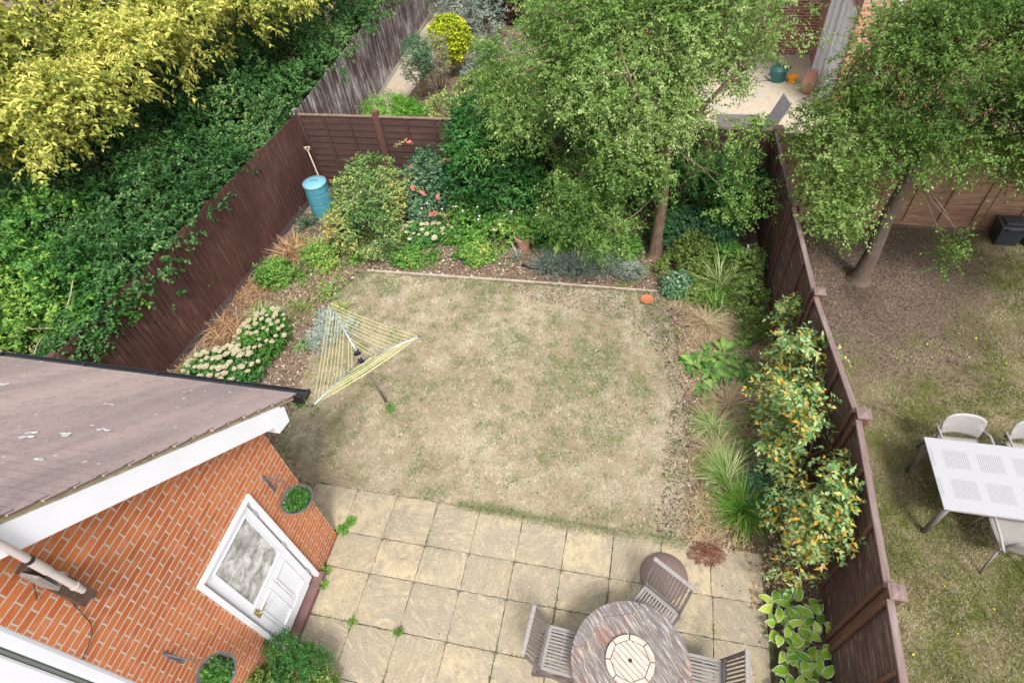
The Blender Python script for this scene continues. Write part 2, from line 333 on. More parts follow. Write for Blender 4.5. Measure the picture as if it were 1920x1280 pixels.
def m_slab():
    m, n, l, b = mat('buff riven paving slabs')
    co = coord(n)
    a = n.new('ShaderNodeAttribute'); a.attribute_name = 'rnd'
    base = ramp(n, [(0, (.29, .25, .175)), (.5, (.37, .31, .205)), (1, (.46, .375, .24))]); l.new(a.outputs['Fac'], base.inputs[0])
    # riven grain, turned differently on each slab
    rt = n.new('ShaderNodeVectorRotate'); rt.rotation_type = 'Z_AXIS'; l.new(co, rt.inputs['Vector'])
    mu = n.new('ShaderNodeMath'); mu.operation = 'MULTIPLY'; mu.inputs[1].default_value = 9; l.new(a.outputs['Fac'], mu.inputs[0]); l.new(mu.outputs[0], rt.inputs['Angle'])
    riv = noise(n, l, mapping(n, l, rt.outputs[0], (2, 7, 1)), 3, 5, .6, .8)
    spk = noise(n, l, co, 55, 6, .8); big = noise(n, l, co, 1.9, 4, .65); mid = noise(n, l, co, 9, 5, .7)
    c = mixc(n, l, thresh(n, l, big.outputs[0], .4, .62), base.outputs[0], (.285, .25, .19))
    c = mixc(n, l, thresh(n, l, mid.outputs[0], .5, .66), c, (.27, .23, .175))
    c = mixc(n, l, thresh(n, l, riv.outputs[0], .5, .85), c, (.53, .44, .29))
    c = mixc(n, l, thresh(n, l, spk.outputs[0], .56, .66), c, (.66, .57, .44))
    c = mixc(n, l, thresh(n, l, spk.outputs[0], .44, .34), c, (.2, .16, .12))
    l.new(c, b.inputs['Base Color']); b.inputs['Roughness'].default_value = .95; b.inputs['Specular IOR Level'].default_value = .2
    h = n.new('ShaderNodeMath'); h.operation = 'MULTIPLY_ADD'; h.inputs[1].default_value = .3; l.new(spk.outputs[0], h.inputs[0]); l.new(riv.outputs[0], h.inputs[2])
    bump(n, l, h.outputs[0], b, .45, .012)
    return m
MAT['slab'] = m_slab()
MAT['joint'] = m_ground('mossy sand joints', [(.3, (.05, .045, .03)), (.5, (.12, .1, .065)), (.7, (.26, .21, .15))], (.06, .07, .025), 3, (.45, .6), 14)
L['lawn_blades'] = m_leaf('dry lawn blades', [(0, (.11, .17, .06)), (.18, (.2, .27, .1)), (.3, (.33, .3, .16)), (.42, (.31, .25, .165)), (.7, (.5, .425, .31)), (1, (.72, .655, .54))], .2, .9, .1)
L['lawn2_blades'] = m_leaf('mossy lawn blades', [(0, (.075, .1, .025)), (.3, (.16, .185, .045)), (.4, (.16, .13, .075)), (.7, (.31, .255, .16)), (1, (.54, .47, .34))], .2, .9, .1)

MAT['fence_rail_grey'] = m_flat('grey sling fabric', (.27, .26, .28), .8, .1, 6)
# ------------------------------------------------------------------ mesh helpers
class MB:
    def __init__(s): s.v = []; s.f = []; s.m = []
    def add(s, vs, fs, mi=0):
        o = len(s.v); s.v += [tuple(map(float, v)) for v in vs]; s.f += [tuple(i + o for i in f) for f in fs]; s.m += [mi] * len(fs)
    def box(s, c, sz, R=None, mi=0):
        hx, hy, hz = (x / 2 for x in sz)
        vs = [Vector((x, y, z)) for x in (-hx, hx) for y in (-hy, hy) for z in (-hz, hz)]
        if R is not None: vs = [R @ v for v in vs]
        vs = [v + Vector(c) for v in vs]
        s.add(vs, [(0, 1, 3, 2), (4, 6, 7, 5), (0, 4, 5, 1), (2, 3, 7, 6), (0, 2, 6, 4), (1, 5, 7, 3)], mi)
    def beam(s, a, b, w_, h, up=(0, 0, 1), mi=0):
        a = Vector(a); b = Vector(b); x = (b - a).normalized(); u = Vector(up)
        y = u.cross(x)
        if y.length < 1e-4: y = Vector((0, 1, 0)).cross(x)
        y.normalize(); z = x.cross(y)
        s.box((a + b) / 2, ((b - a).length, w_, h), Matrix((x, y, z)).transposed(), mi)
    def tube(s, pts, rad, n=8, cap=True, mi=0):
        pts = [Vector(p) for p in pts]
        if not hasattr(rad, '__len__'): rad = [rad] * len(pts)
        ref = Vector((0.13, .21, 1)); rings = []
        vs = []
        for i, p in enumerate(pts):
            t = (pts[min(i + 1, len(pts) - 1)] - pts[max(i - 1, 0)]).normalized()
            x = ref.cross(t)
            if x.length < .05: x = Vector((1, 0, 0)).cross(t)
            x.normalize(); y = t.cross(x)
            for k in range(n):
                a = 2 * PI * k / n; vs.append(p + (x * math.cos(a) + y * math.sin(a)) * rad[i])
        fs = [(i * n + k, i * n + (k + 1) % n, (i + 1) * n + (k + 1) % n, (i + 1) * n + k) for i in range(len(pts) - 1) for k in range(n)]
        if cap: fs += [tuple(range(n))[::-1], tuple(range((len(pts) - 1) * n, len(pts) * n))]
        s.add(vs, fs, mi)
    def lathe(s, c, prof, n=32, mi=0, wob=0):
        c = Vector(c); vs = []; fs = []
        for r, z in prof:
            for k in range(n):
                a = 2 * PI * k / n; vs.append(c + Vector((r * math.cos(a), r * math.sin(a), z)))
        for i in range(len(prof) - 1):
            for k in range(n):
                fs.append((i * n + k, i * n + (k + 1) % n, (i + 1) * n + (k + 1) % n, (i + 1) * n + k))
        s.add(vs, fs, mi)
    def prism(s, poly, z0, z1, mi=0):
        n = len(poly); vs = [(x, y, z0) for x, y in poly] + [(x, y, z1) for x, y in poly]
        s.add(vs, [tuple(range(n))[::-1], tuple(range(n, 2 * n))] + [(i, (i + 1) % n, n + (i + 1) % n, n + i) for i in range(n)], mi)
def mesh_of(mb, mats, smooth=False):
    me = bpy.data.meshes.new('m'); me.from_pydata(mb.v, [], mb.f)
    for m in (mats if isinstance(mats, (list, tuple)) else [mats]): me.materials.append(m)
    me.polygons.foreach_set('material_index', mb.m)
    if smooth: me.polygons.foreach_set('use_smooth', [True] * len(mb.f))
    me.update(); return me
def bevel(o, w_=.004, seg=2):
    b = o.modifiers.new('bevel', 'BEVEL'); b.width = w_; b.segments = seg; b.limit_method = 'ANGLE'; b.angle_limit = math.radians(35)
    return o
def thing(name, label, cat, loc=(0, 0, 0), rz=0, group=None):
    o = bpy.data.objects.new(name, None); col.objects.link(o); o.location = loc; o.rotation_euler = (0, 0, rz)
    o.empty_display_size = .2
    o['label'] = label; o['category'] = cat
    if group: o['group'] = group
    return o
def root_of(o):
    while o.parent: o = o.parent
    return o
def part(name, mb, mats, parent, local=False, smooth=False, label=None):
    """mesh given in world coordinates (or in the thing's own when local)"""
    me = mb if isinstance(mb, bpy.types.Mesh) else mesh_of(mb, mats, smooth)
    me.name = name
    o = bpy.data.objects.new(name, me); col.objects.link(o); o.parent = parent
    if not local and parent.type == 'EMPTY': me.transform(Matrix.Translation(-Vector(parent.location)))
    elif not local:
        me.transform(Matrix.Translation(-Vector(root_of(parent).location)))
    if label: o['label'] = label
    return o
def single(name, mb, mats, label, cat, base, smooth=False, group=None):
    me = mb if isinstance(mb, bpy.types.Mesh) else mesh_of(mb, mats, smooth)
    me.transform(Matrix.Translation(-Vector(base))); me.name = name
    o = bpy.data.objects.new(name, me); col.objects.link(o); o.location = base
    o['label'] = label; o['category'] = cat
    if group: o['group'] = group
    return o
def struct(name, mb, mats, smooth=False, kind='structure', label=None):
    me = mb if isinstance(mb, bpy.types.Mesh) else mesh_of(mb, mats, smooth)
    me.name = name; o = bpy.data.objects.new(name, me); col.objects.link(o); o['kind'] = kind
    if label: o['label'] = label
    return o
def copy_thing(o, loc, rz, label=None):
    def rec(x, par):
        c = x.copy(); col.objects.link(c); c.parent = par
        for ch in x.children: rec(ch, c)
        return c
    c = rec(o, None); c.location = loc; c.rotation_euler = (0, 0, rz)
    if label: c['label'] = label
    return c

# ---- numpy leaf meshes
def unit(a): return a / (np.linalg.norm(a, axis=-1, keepdims=True) + 1e-9)
def np_mesh(V, F, mats, rnd=None, mi=None):
    me = bpy.data.meshes.new('m'); k = F.shape[1]
    me.vertices.add(len(V)); me.vertices.foreach_set('co', np.ascontiguousarray(V, dtype=np.float32).ravel())
    me.loops.add(F.size); me.loops.foreach_set('vertex_index', np.ascontiguousarray(F, dtype=np.int32).ravel())
    me.polygons.add(len(F)); me.polygons.foreach_set('loop_start', np.arange(0, F.size, k, dtype=np.int32))
    for m in (mats if isinstance(mats, (list, tuple)) else [mats]): me.materials.append(m)
    if mi is not None: me.polygons.foreach_set('material_index', mi.astype(np.int32))
    if rnd is not None:
        at = me.attributes.new('rnd', 'FLOAT', 'FACE'); at.data.foreach_set('value', rnd.astype(np.float32))
    me.update(calc_edges=True); me.validate(); return me
def leaf_mesh(P, A, N, Ln, W, rnd, m, fold=.22, droop=.15):
    n = len(P); A = unit(A); S = unit(np.cross(A, N)); N2 = np.cross(S, A)
    Ln = np.broadcast_to(Ln, (n,))[:, None]; W = np.broadcast_to(W, (n,))[:, None]
    V = np.empty((n, 4, 3)); V[:, 0] = P; V[:, 2] = P + A * Ln - N2 * Ln * droop
    mid = P + A * Ln * .42; V[:, 1] = mid + S * W * .5 + N2 * W * fold; V[:, 3] = mid - S * W * .5 + N2 * W * fold
    b = np.arange(n)[:, None] * 4
    F = np.concatenate([b + np.array([0, 1, 2]), b + np.array([0, 2, 3])], 0)
    return np_mesh(V.reshape(-1, 3), F, m, np.concatenate([rnd, rnd]))
def vnoise(P, s, seed=0):
    """smooth lattice noise, about -1..1"""
    out = np.zeros(len(P)); a_ = 1.0
    for o_ in range(2):
        q = P[:, :3] * (s / PI) * (1 + 1.13 * o_) + seed * 7.31 + o_ * 19.7
        q = q @ np.array([[.8, .6, 0], [-.6, .8, 0], [0, 0, 1.]])
        i0 = np.floor(q).astype(np.int64); f = q - i0; f = f * f * (3 - 2 * f); acc = 0
        for dx in (0, 1):
            for dy in (0, 1):
                for dz in (0, 1):
                    h = (i0[:, 0] + dx) * 73856093 ^ (i0[:, 1] + dy) * 19349663 ^ (i0[:, 2] + dz) * 83492791 ^ (seed * 2654435)
                    h = (h ^ (h >> 13)) * 1274126177 & 0x7fffffff; h = (h ^ (h >> 15)) & 0xffff
                    wt = (f[:, 0] if dx else 1 - f[:, 0]) * (f[:, 1] if dy else 1 - f[:, 1]) * (f[:, 2] if dz else 1 - f[:, 2])
                    acc = acc + wt * (h / 32767.5 - 1)
        out += acc * a_; a_ *= .5
    return out * 1.6
def blob_points(blobs, n, depth=.35, lump=.16, lf=2.6, upbias=.25, seed=1, zmin=None, gap=None, gs=2.2):
    B = np.array(blobs, float); ar = (B[:, 3] * B[:, 4] + B[:, 3] * B[:, 5] + B[:, 4] * B[:, 5])
    idx = rng.choice(len(B), n, p=ar / ar.sum())
    d = rng.normal(size=(n, 3)); d[:, 2] += upbias; d = unit(d)
    c = B[idx, :3]; r = B[idx, 3:]
    rad = (1 - depth * np.abs(rng.normal(size=n)) * .7) ; rad = np.clip(rad, .1, 1.05)
    rad *= 1 + lump * vnoise(c + d * r, lf, seed) + lump * .5 * vnoise(c + d * r, lf * 2.7, seed + 9)
    P = c + d * r * rad[:, None]; O = unit(d / r)
    keep = np.ones(n, bool)
    for k in range(len(B)):
        q = (P - B[k, :3]) / B[k, 3:]; keep &= ~(((q ** 2).sum(1) < .3) & (idx != k))
    if zmin is not None: keep &= P[:, 2] > zmin
    if gap is not None: keep &= vnoise(P, gs, seed + 4) > gap
    return P[keep], O[keep]
def spray(P, O, per, tw, Ln, W, m, up=.15, spread=.5, grav=.2, hang=0., flat=.6, jit=.3, rnd=None, clus=.35, seed=3):
    """short twigs starting at P heading O, each carrying per leaves"""
    K = len(P); D = unit(O + rng.normal(size=(K, 3)) * spread + np.array([0, 0, up]))
    T = rng.uniform(.6, 1.25, K) * tw
    t = (np.arange(per)[None] + rng.uniform(.2, 1, (K, per))) / per
    pos = P[:, None] + D[:, None] * (t * T[:, None])[..., None]; pos[..., 2] -= grav * (t ** 2) * T[:, None]
    side = unit(np.cross(D, rng.normal(size=(K, 3)) * .4 + np.array([0, 0, 1.])))
    sgn = np.where(np.arange(per) % 2, 1., -1.)[None, :, None]
    ax = D[:, None] * .6 + side[:, None] * sgn * .8 + rng.normal(size=(K, per, 3)) * jit; ax[..., 2] -= hang
    nm = np.array([0, 0, 1.]) * flat + O[:, None] * (1 - flat) + rng.normal(size=(K, per, 3)) * .45
    pos = pos.reshape(-1, 3); n = len(pos)
    if rnd is None:
        tone = rng.uniform(0, 1, K) * clus + .55 * clus * vnoise(P, 3.5, seed)
        rnd = (tone[:, None] + rng.uniform(0, 1, (K, per)) * (1 - clus)).ravel()
    rnd = np.clip(rnd, 0, 1)
    return leaf_mesh(pos, ax.reshape(-1, 3), unit(nm.reshape(-1, 3)), Ln * rng.uniform(.5, 1.35, n), W * rng.uniform(.6, 1.3, n), rnd, m)
def ribbon_mesh(P, az, lean, length, width, m, segs=4, curl=.6, rnd=None, twist=None):
    """arching grass blades"""
    n = len(P); az = np.asarray(az); D = np.stack([np.cos(az), np.sin(az), np.zeros(n)], 1); S = np.stack([-np.sin(az), np.cos(az), np.zeros(n)], 1)
    V = np.empty((n, segs + 1, 2, 3)); pos = P.copy(); ang = PI / 2 - lean; step = length / segs
    for k in range(segs + 1):
        wd = width * (1 - (k / segs) ** 2 * .92) * .5
        V[:, k, 0] = pos - S * wd[:, None]; V[:, k, 1] = pos + S * wd[:, None]
        pos = pos + (D * np.cos(ang)[:, None] + np.array([0, 0, 1.]) * np.sin(ang)[:, None]) * step[:, None]
        pos[:, 2] = np.maximum(pos[:, 2], .01)
        ang = ang - curl * 2 / segs * rng.uniform(.6, 1.4, n)
    V = V.reshape(-1, 3); b = (np.arange(n) * (segs + 1) * 2)[:, None]
    F = np.concatenate([b + np.array([2 * k, 2 * k + 1, 2 * k + 3, 2 * k + 2]) for k in range(segs)], 0)
    if rnd is None: rnd = rng.uniform(0, 1, n)
    return np_mesh(V, F, m, np.tile(rnd, segs))

def limb(a, b, r0, r1, mb, n=7, seg=6, wob=.12, sag=0.):
    a = np.array(a, float); b = np.array(b, float); pts = []; rad = []
    o1, o2 = rng.normal(size=3) * wob, rng.normal(size=3) * wob
    for i in range(seg + 1):
        t = i / seg; p = a + (b - a) * t + o1 * math.sin(PI * t) + o2 * math.sin(2 * PI * t) * .5; p[2] += sag * math.sin(PI * t)
        pts.append(p); rad.append(r0 + (r1 - r0) * t ** .8)
    mb.tube(pts, rad, n); return pts

# ------------------------------------------------------------------ GROUND
def sheet(name, poly, z, m, jit=0., step=.25, edge_noise=None):
    pts = []
    n = len(poly)
    for i in range(n):
        a = np.array(poly[i], float); b = np.array(poly[(i + 1) % n], float); L_ = np.linalg.norm(b - a); k = max(1, int(L_ / step)) if jit else 1
        nr = np.array([-(b - a)[1], (b - a)[0]]) / (L_ + 1e-9)
        for j in range(k):
            pts.append(a + (b - a) * j / k + nr * rng.normal() * jit)
    mb = MB(); mb.add([(p[0], p[1], z) for p in pts], [tuple(range(len(pts)))])
    me = mesh_of(mb, m)
    if me.polygons[0].normal.z < 0: me.flip_normals()
    return struct(name, me, m)
g = MB(); g.add([(-90, -90, 0), (90, -90, 0), (90, 120, 0), (-90, 120, 0)], [(0, 1, 2, 3)])
struct('ground', g, MAT['soil'])
LAWN = [(-.72, .14), (1.0, .15), (2.3, .1), (3.92, .08), (3.88, 1.03), (3.82, 2.38), (3.7, 3.45), (3.42, 4.6), (.6, 4.6), (-2.2, 4.55), (-2.6, 3.9), (-2.45, 2.8), (-2.25, 1.4), (-2.2, .55), (-2.3, -.48), (-1.25, -.48), (-1.2, .16)]
sheet('lawn', LAWN, .012, MAT['lawn'], .035, .14)
NL = [(5.6, -3.6), (14, -3.6), (14, 6.95), (5.25, 6.95), (5.5, 2)]
sheet('neighbour_lawn', NL, .008, MAT['lawn2'])
sheet('gravel_path', [(-4.6, 7.5), (-3.9, 7.5), (-3.75, 10), (-3.75, 13), (-3.6, 16), (-3.6, 22), (-4.8, 22)], .012, MAT['gravel'], .05, .3)
sheet('sandstone_patio', [(2.6, 9.2), (6.9, 7.6), (6.9, 14.4), (2.0, 14.4)], .02, MAT['far_patio'])
sheet('side_path', [(-9, -1), (-4.8, -1), (-4.8, 2.2), (-9, 2.2)], .01, MAT['side_path'])

# patio: individual slabs, one paved surface
mb = MB(); mb.add([(-1.3, -4, .006), (4.95, -4, .006), (4.95, .12, .006), (-1.3, .2, .006)], [(0, 1, 2, 3)])
struct('patio_bed', mb, MAT['joint'])
ys = [.16, -.005, -.475, -.945, -1.545, -2.145, -2.745, -3.345, -3.945]
V = []; F = []; rn = []
ys = [.15, -.47, -.94, -1.54, -2.14, -2.74, -3.34, -3.94]
for r in range(len(ys) - 1):
    x = -1.2 if r == 0 else -.62
    xs = [x] + [j * .6 + (.02 if j > 6 else 0) for j in range(-1 if r == 0 else 0, 9)]
    if r == 0: xs = [-1.25, -.6] + [j * .6 for j in range(0, 9)]
    for j in range(len(xs) - 1):
        gpx = .0045; y1, y0 = ys[r] - gpx, ys[r + 1] + gpx; x0, x1 = xs[j] + gpx, xs[j + 1] - gpx
        if j == len(xs) - 2: x1 = min(x1 + 0, 4.9)
        dz = rng.normal() * .0022; tl = rng.normal(size=2) * .002; z = .035 + dz
        nx, ny = 12, 10; o = len(V); bev = .006
        for a in range(ny + 1):
            for c in range(nx + 1):
                px = x0 + (x1 - x0) * c / nx; py = y0 + (y1 - y0) * a / ny
                e = (a in (0, ny)) or (c in (0, nx))
                jx = rng.normal() * .0022 if e else 0
                V.append((px + jx, py + jx, z + tl[0] * (c / nx - .5) + tl[1] * (a / ny - .5) - (bev if e else 0)))
        f = [(o + a * (nx + 1) + c, o + a * (nx + 1) + c + 1, o + (a + 1) * (nx + 1) + c + 1, o + (a + 1) * (nx + 1) + c) for a in range(ny) for c in range(nx)]
        # skirts
        o2 = len(V); V += [(x0, y0, 0), (x1, y0, 0), (x1, y1, 0), (x0, y1, 0)]
        cs = [o, o + nx, o + ny * (nx + 1) + nx, o + ny * (nx + 1)]
        f += [(o2, o2 + 1, cs[1], cs[0]), (o2 + 1, o2 + 2, cs[2], cs[1]), (o2 + 2, o2 + 3, cs[3], cs[2]), (o2 + 3, o2, cs[0], cs[3])]
        F += f; rn += [rng.uniform()] * len(f)
struct('patio', np_mesh(np.array(V), np.array(F), MAT['slab'], np.array(rn)), None)

# lawn blades (stuff)
def in_poly(P, poly):
    x, y = P[:, 0], P[:, 1]; ins = np.zeros(len(P), bool); n = len(poly)
    for i in range(n):
        x1, y1 = poly[i]; x2, y2 = poly[(i + 1) % n]
        c = ((y1 > y) != (y2 > y)) & (x < (x2 - x1) * (y - y1) / (y2 - y1 + 1e-12) + x1); ins ^= c
    return ins
def blades(name, poly, n, m, hgt, wd, greenf, z=.01, seed=3, label=None, cat='grass', keep=None):
    pl = np.array(poly); lo, hi = pl.min(0), pl.max(0)
    P = np.c_[rng.uniform(lo[0], hi[0], n), rng.uniform(lo[1], hi[1], n), np.full(n, z)]
    P = P[in_poly(P, poly)]
    if keep is not None: P = P[keep(P)]
    n = len(P)
    gn = greenf(P); tone = .5 + .28 * vnoise(P, 7, seed + 1) + .22 * vnoise(P, 22, seed + 2) + .12 * vnoise(P, 2.2, seed + 3)
    r = np.where(rng.uniform(size=n) < gn, rng.uniform(0, .28, n), np.clip(.32 + .62 * np.clip(tone + rng.normal(size=n) * .2, 0, 1), .3, 1))
    a = rng.uniform(0, 2 * PI, n); ln = hgt * rng.uniform(.5, 1.4, n) * (1 + .5 * gn); tilt = rng.uniform(.5, 1.35, n)
    A = np.c_[np.cos(a) * np.sin(tilt), np.sin(a) * np.sin(tilt), np.cos(tilt)]
    S = np.c_[-np.sin(a), np.cos(a), np.zeros(n)] * (wd * rng.uniform(.6, 1.4, n))[:, None] * .5
    V = np.stack([P - S, P + S, P + A * ln[:, None]], 1).reshape(-1, 3)
    F = np.arange(3 * n).reshape(-1, 3)
    o = struct(name, np_mesh(V, F, m, r), None, kind='stuff'); o['label'] = label; o['category'] = cat
    return o
def g1(P):
    v = vnoise(P, 2.5, 11) * .35 + vnoise(P, 8, 12) * .6 + vnoise(P, 22, 13) * .6
    e = np.exp(-((P[:, 0] - 2.35) ** 2 + (P[:, 1] - 2.9) ** 2) / .5) * .5 + np.exp(-((P[:, 0] + .7) ** 2 + (P[:, 1] - 1.5) ** 2) / .15) * .4
    e = e + np.exp(-((P[:, 1] - .12) / .12) ** 2) * (P[:, 0] > .9) * .8 + np.exp(-((P[:, 1] - 4.3) / .4) ** 2) * (P[:, 0] < .5) * .35 + np.exp(-((P[:, 0] + 1.7) / .5) ** 2) * (P[:, 1] < 1.6) * .3
    return np.clip(.1 + .32 * v + .8 * e, .02, .85)
def tufts(name, poly, nt, per, m, hgt, wd, sel, rr, label, seed):
    pl = np.array(poly); lo, hi = pl.min(0), pl.max(0)
    C = np.c_[rng.uniform(lo[0], hi[0], nt), rng.uniform(lo[1], hi[1], nt), np.full(nt, .012)]; C = C[in_poly(C, poly)]; C = C[rng.uniform(size=len(C)) < sel(C)]
    sz = rng.uniform(.5, 1.5, len(C)); P = np.repeat(C, per, 0); k = np.repeat(sz, per); n = len(P)
    a = rng.uniform(0, 2 * PI, n); P[:, 0] += np.cos(a) * .02 * k; P[:, 1] += np.sin(a) * .02 * k
    r = np.clip(np.repeat(rng.uniform(*rr, len(C)), per) + rng.normal(size=n) * .06, 0, 1)
    o = struct(name, ribbon_mesh(P, a, rng.uniform(.4, 1.35, n), hgt * k * rng.uniform(.6, 1.3, n), np.full(n, wd), m, 2, .3, rnd=r), None, kind='stuff'); o['label'] = label; o['category'] = 'grass'
def g2(P):
    v = vnoise(P, 1.4, 21) * .5 + vnoise(P, 4.5, 22) * .55 + vnoise(P, 13, 23) * .5
    near_tree = np.exp(-((P[:, 0] - 6.6) ** 2 + (P[:, 1] - 5.2) ** 2) / 3.5)  # fewer green blades on the bare soil round the tree
    return np.clip(.5 + .5 * v - near_tree * .6, .03, .95)
blades('lawn_grass', LAWN, 330000, L['lawn_blades'], .03, .0055, g1, label='short parched lawn grass with green tufts')
blades('lawn_edge_grass', [(.85, .2), (2.3, .16), (3.92, .14), (3.92, .04), (2.3, .05), (.9, .1)], 9000, L['lawn_blades'], .05, .007, lambda P: np.full(len(P), .75), label='longer green grass fringe along the patio edge')
blades('neighbour_grass', [(5.5, -3.2), (12, -3.2), (12, 6.8), (5.3, 6.8)], 330000, L['lawn2_blades'], .032, .0075, g2, keep=lambda P: rng.uniform(size=len(P)) > .8 * np.exp(-(np.hypot(P[:, 0] - 6.6, P[:, 1] - 5.5) / (2.5 + .7 * vnoise(P, 2.2, 77))) ** 4), label='patchy brown and green grass of the neighbouring lawn')
tufts('lawn_tufts', LAWN, 9000, 9, L['lawn_blades'], .05, .0055, lambda P: np.clip(g1(P) * 1.6 - .05, 0, 1), (0, .22), 'small green grass tufts scattered through the parched lawn', 3)
tufts('lawn_tufts', LAWN, 5200, 10, L['lawn_blades'], .045, .005, lambda P: np.full(len(P), .8), (.45, 1), 'straw coloured grass tufts over the lawn', 4)
tufts('lawn_tufts', [(5.5, -3.2), (12, -3.2), (12, 6.8), (5.3, 6.8)], 12000, 7, L['lawn2_blades'], .05, .007, lambda P: g2(P) * (np.hypot(P[:, 0] - 6.6, P[:, 1] - 5.5) > 2.2), (0, .7), 'grass tufts on the neighbouring lawn', 5)
# litter in the beds (stuff)
def litter(name, poly, n, m, s, label, z=.01):
    pl = np.array(poly); lo, hi = pl.min(0), pl.max(0)
    P = np.c_[rng.uniform(lo[0], hi[0], n), rng.uniform(lo[1], hi[1], n), rng.uniform(z, z + .015, n)]
    P = P[in_poly(P, poly)]; n = len(P); a = rng.uniform(0, 2 * PI, n)
    A = np.c_[np.cos(a), np.sin(a), rng.normal(size=n) * .3]; N = np.c_[rng.normal(size=(n, 2)) * .35, np.ones(n)]
    sz = s * rng.uniform(.4, 1.5, n)
    o = struct(name, leaf_mesh(P, A, N, sz, sz * .6, rng.uniform(0, 1, n), m), None, kind='stuff'); o['label'] = label; o['category'] = 'leaf litter'
BACKBED = [(-4.3, 4.6), (-2.3, 4.65), (3.4, 4.7), (5.2, 4.6), (5.1, 7.2), (-4.3, 7.3)]
LEFTBED = [(-4.7, -.05), (-.7, -.1), (-1.4, .2), (-2.0, .6), (-2.2, 1.4), (-2.5, 2.8), (-2.6, 3.9), (-2.2, 4.6), (-4.4, 4.7)]
FRAY = [(3.5, .1), (4.0, .1), (3.95, 2.3), (3.8, 3.5), (3.6, 4.7), (3.1, 4.65), (3.45, 3.4), (3.65, 2.3)]
RIGHTBED = [(3.95, .05), (5.4, -.5), (5.42, 1.1), (5.2, 3), (5.15, 4.7), (3.45, 4.7), (3.72, 3.45), (3.85, 2.3), (3.9, 1)]
for nm, pl, k in (('back_bed', BACKBED, 16000), ('left_bed', LEFTBED, 12000), ('right_bed', RIGHTBED, 9000)):
    litter('leaf_litter', pl, k, L['litter'], .045, 'brown leaf litter and bark chips on the ' + nm.replace('_', ' flower '))
litter('leaf_litter', [(3.9, .0), (5.35, -.1), (5.35, 1.3), (4.9, 1.4), (4.2, .9), (3.95, .9)], 1500, L['orangelitter'], .045, 'orange fallen leaves in front of the leafy climber', .02)
litter('leaf_litter', [(4.7, -.9), (5.4, -.9), (5.4, 0), (4.6, 0)], 350, L['orangelitter'], .045, 'orange fallen leaves at the patio corner by the hosta', .03)
litter('leaf_litter', [(5.4, 3.2), (8, 3.2), (9.2, 6.8), (5.3, 6.8)], 3400, L['soil_litter'], .03, 'dry leaf litter under the neighbouring tree', .015)
litter('leaf_litter', FRAY, 3600, L['soil_litter'], .032, 'leaf litter fraying the right hand edge of the lawn', .02)
litter('leaf_litter', [(1.2, 4.2), (2.9, 3.9), (3.6, 3.0), (3.6, 4.7), (.3, 4.65)], 4200, L['soil_litter'], .028, 'leaf litter over the far edge of the lawn under the tree', .02)
litter('yellow_petals', [(5.8, -2), (10, -2), (10, 4.6), (6.2, 4.2)], 90, L['topiary'], .03, 'tiny yellow flowers dotted over the neighbouring lawn', .04)
litter('leaf_litter', LAWN, 700, L['litter'], .03, 'few scattered dead leaves on the lawn', .03)
litter('leaf_litter', [(-4, 7.6), (5, 7.6), (5, 9), (2, 12), (-3.5, 20), (-3.7, 12)], 14000, L['litter'], .06, 'leaf litter on the far garden beds')
MAT['_'] = None
def drygrass(name, poly, n, m, length, wd, label, patchy=0., seed=5):
    pl = np.array(poly); lo, hi = pl.min(0), pl.max(0)
    P = np.c_[rng.uniform(lo[0], hi[0], n), rng.uniform(lo[1], hi[1], n), np.full(n, .012)]; P = P[in_poly(P, poly)]
    P = P[vnoise(P, 4, seed) + .6 * vnoise(P, 10, seed + 1) > patchy]; n = len(P)
    a = rng.uniform(0, 2 * PI, n); o = struct(name, ribbon_mesh(P, a, rng.uniform(.7, 1.5, n), length * rng.uniform(.4, 1.2, n), np.full(n, wd) * rng.uniform(.6, 1.3, n), m, 3, .35), None, kind='stuff')
    o['label'] = label; o['category'] = 'ground cover'
def joint_weeds():
    P = []
    for r_ in ys[1:-1]:
        for k in range(420): P.append((rng.uniform(-.6, 4.8), r_ + rng.normal() * .004, .03))
    for j in range(0, 9):
        for k in range(300): P.append((j * .6 + (.02 if j > 6 else 0) + rng.normal() * .004, rng.uniform(-2.2, .1), .03))
    P = np.array(P); P = P[vnoise(P, 6, 33) + .5 * vnoise(P, 22, 34) > .55]; n = len(P)
    o = struct('joint_moss', ribbon_mesh(P, rng.uniform(0, 2 * PI, n), rng.uniform(.5, 1.4, n), .03 * rng.uniform(.4, 1.3, n), np.full(n, .007), L['herb_dull'], 2, .3), None, kind='stuff'); o['label'] = 'moss and tiny weeds in the paving joints'; o['category'] = 'moss'
L['herb_dull'] = m_leaf('dull moss', [(0, (.05, .06, .025)), (.5, (.1, .13, .04)), (.8, (.17, .22, .07)), (1, (.3, .25, .14))], .1, .9, .1)
joint_weeds()
litter('leaf_litter', [(-.6, -2.2), (4.8, -2.2), (4.8, .1), (-.6, .1)], 420, L['litter'], .018, 'crumbs of grit and dead leaf on the patio', .037)
drygrass('dry_grass', RIGHTBED, 17000, L['dry'], .22, .0065, 'straw and dead grass lying over the right flower bed', -.1, 5)
drygrass('dry_grass', LEFTBED, 10000, L['dry'], .14, .006, 'straw and dead stems lying over the left flower bed', -.2, 6)
drygrass('dry_fronds', [(-4.65, 1.0), (-4.1, 1.0), (-3.7, 4.8), (-4.4, 5.6)], 3600, L['rust'], .2, .01, 'dried orange fronds strewn along the foot of the left fence', -.2, 7)
drygrass('ground_cover', LEFTBED, 5200, L['herb'], .09, .014, 'patchy low green weeds over the left flower bed', .35, 8)
drygrass('ground_cover', RIGHTBED, 3600, L['herb'], .1, .012, 'patchy low green weeds over the right flower bed', .4, 9)
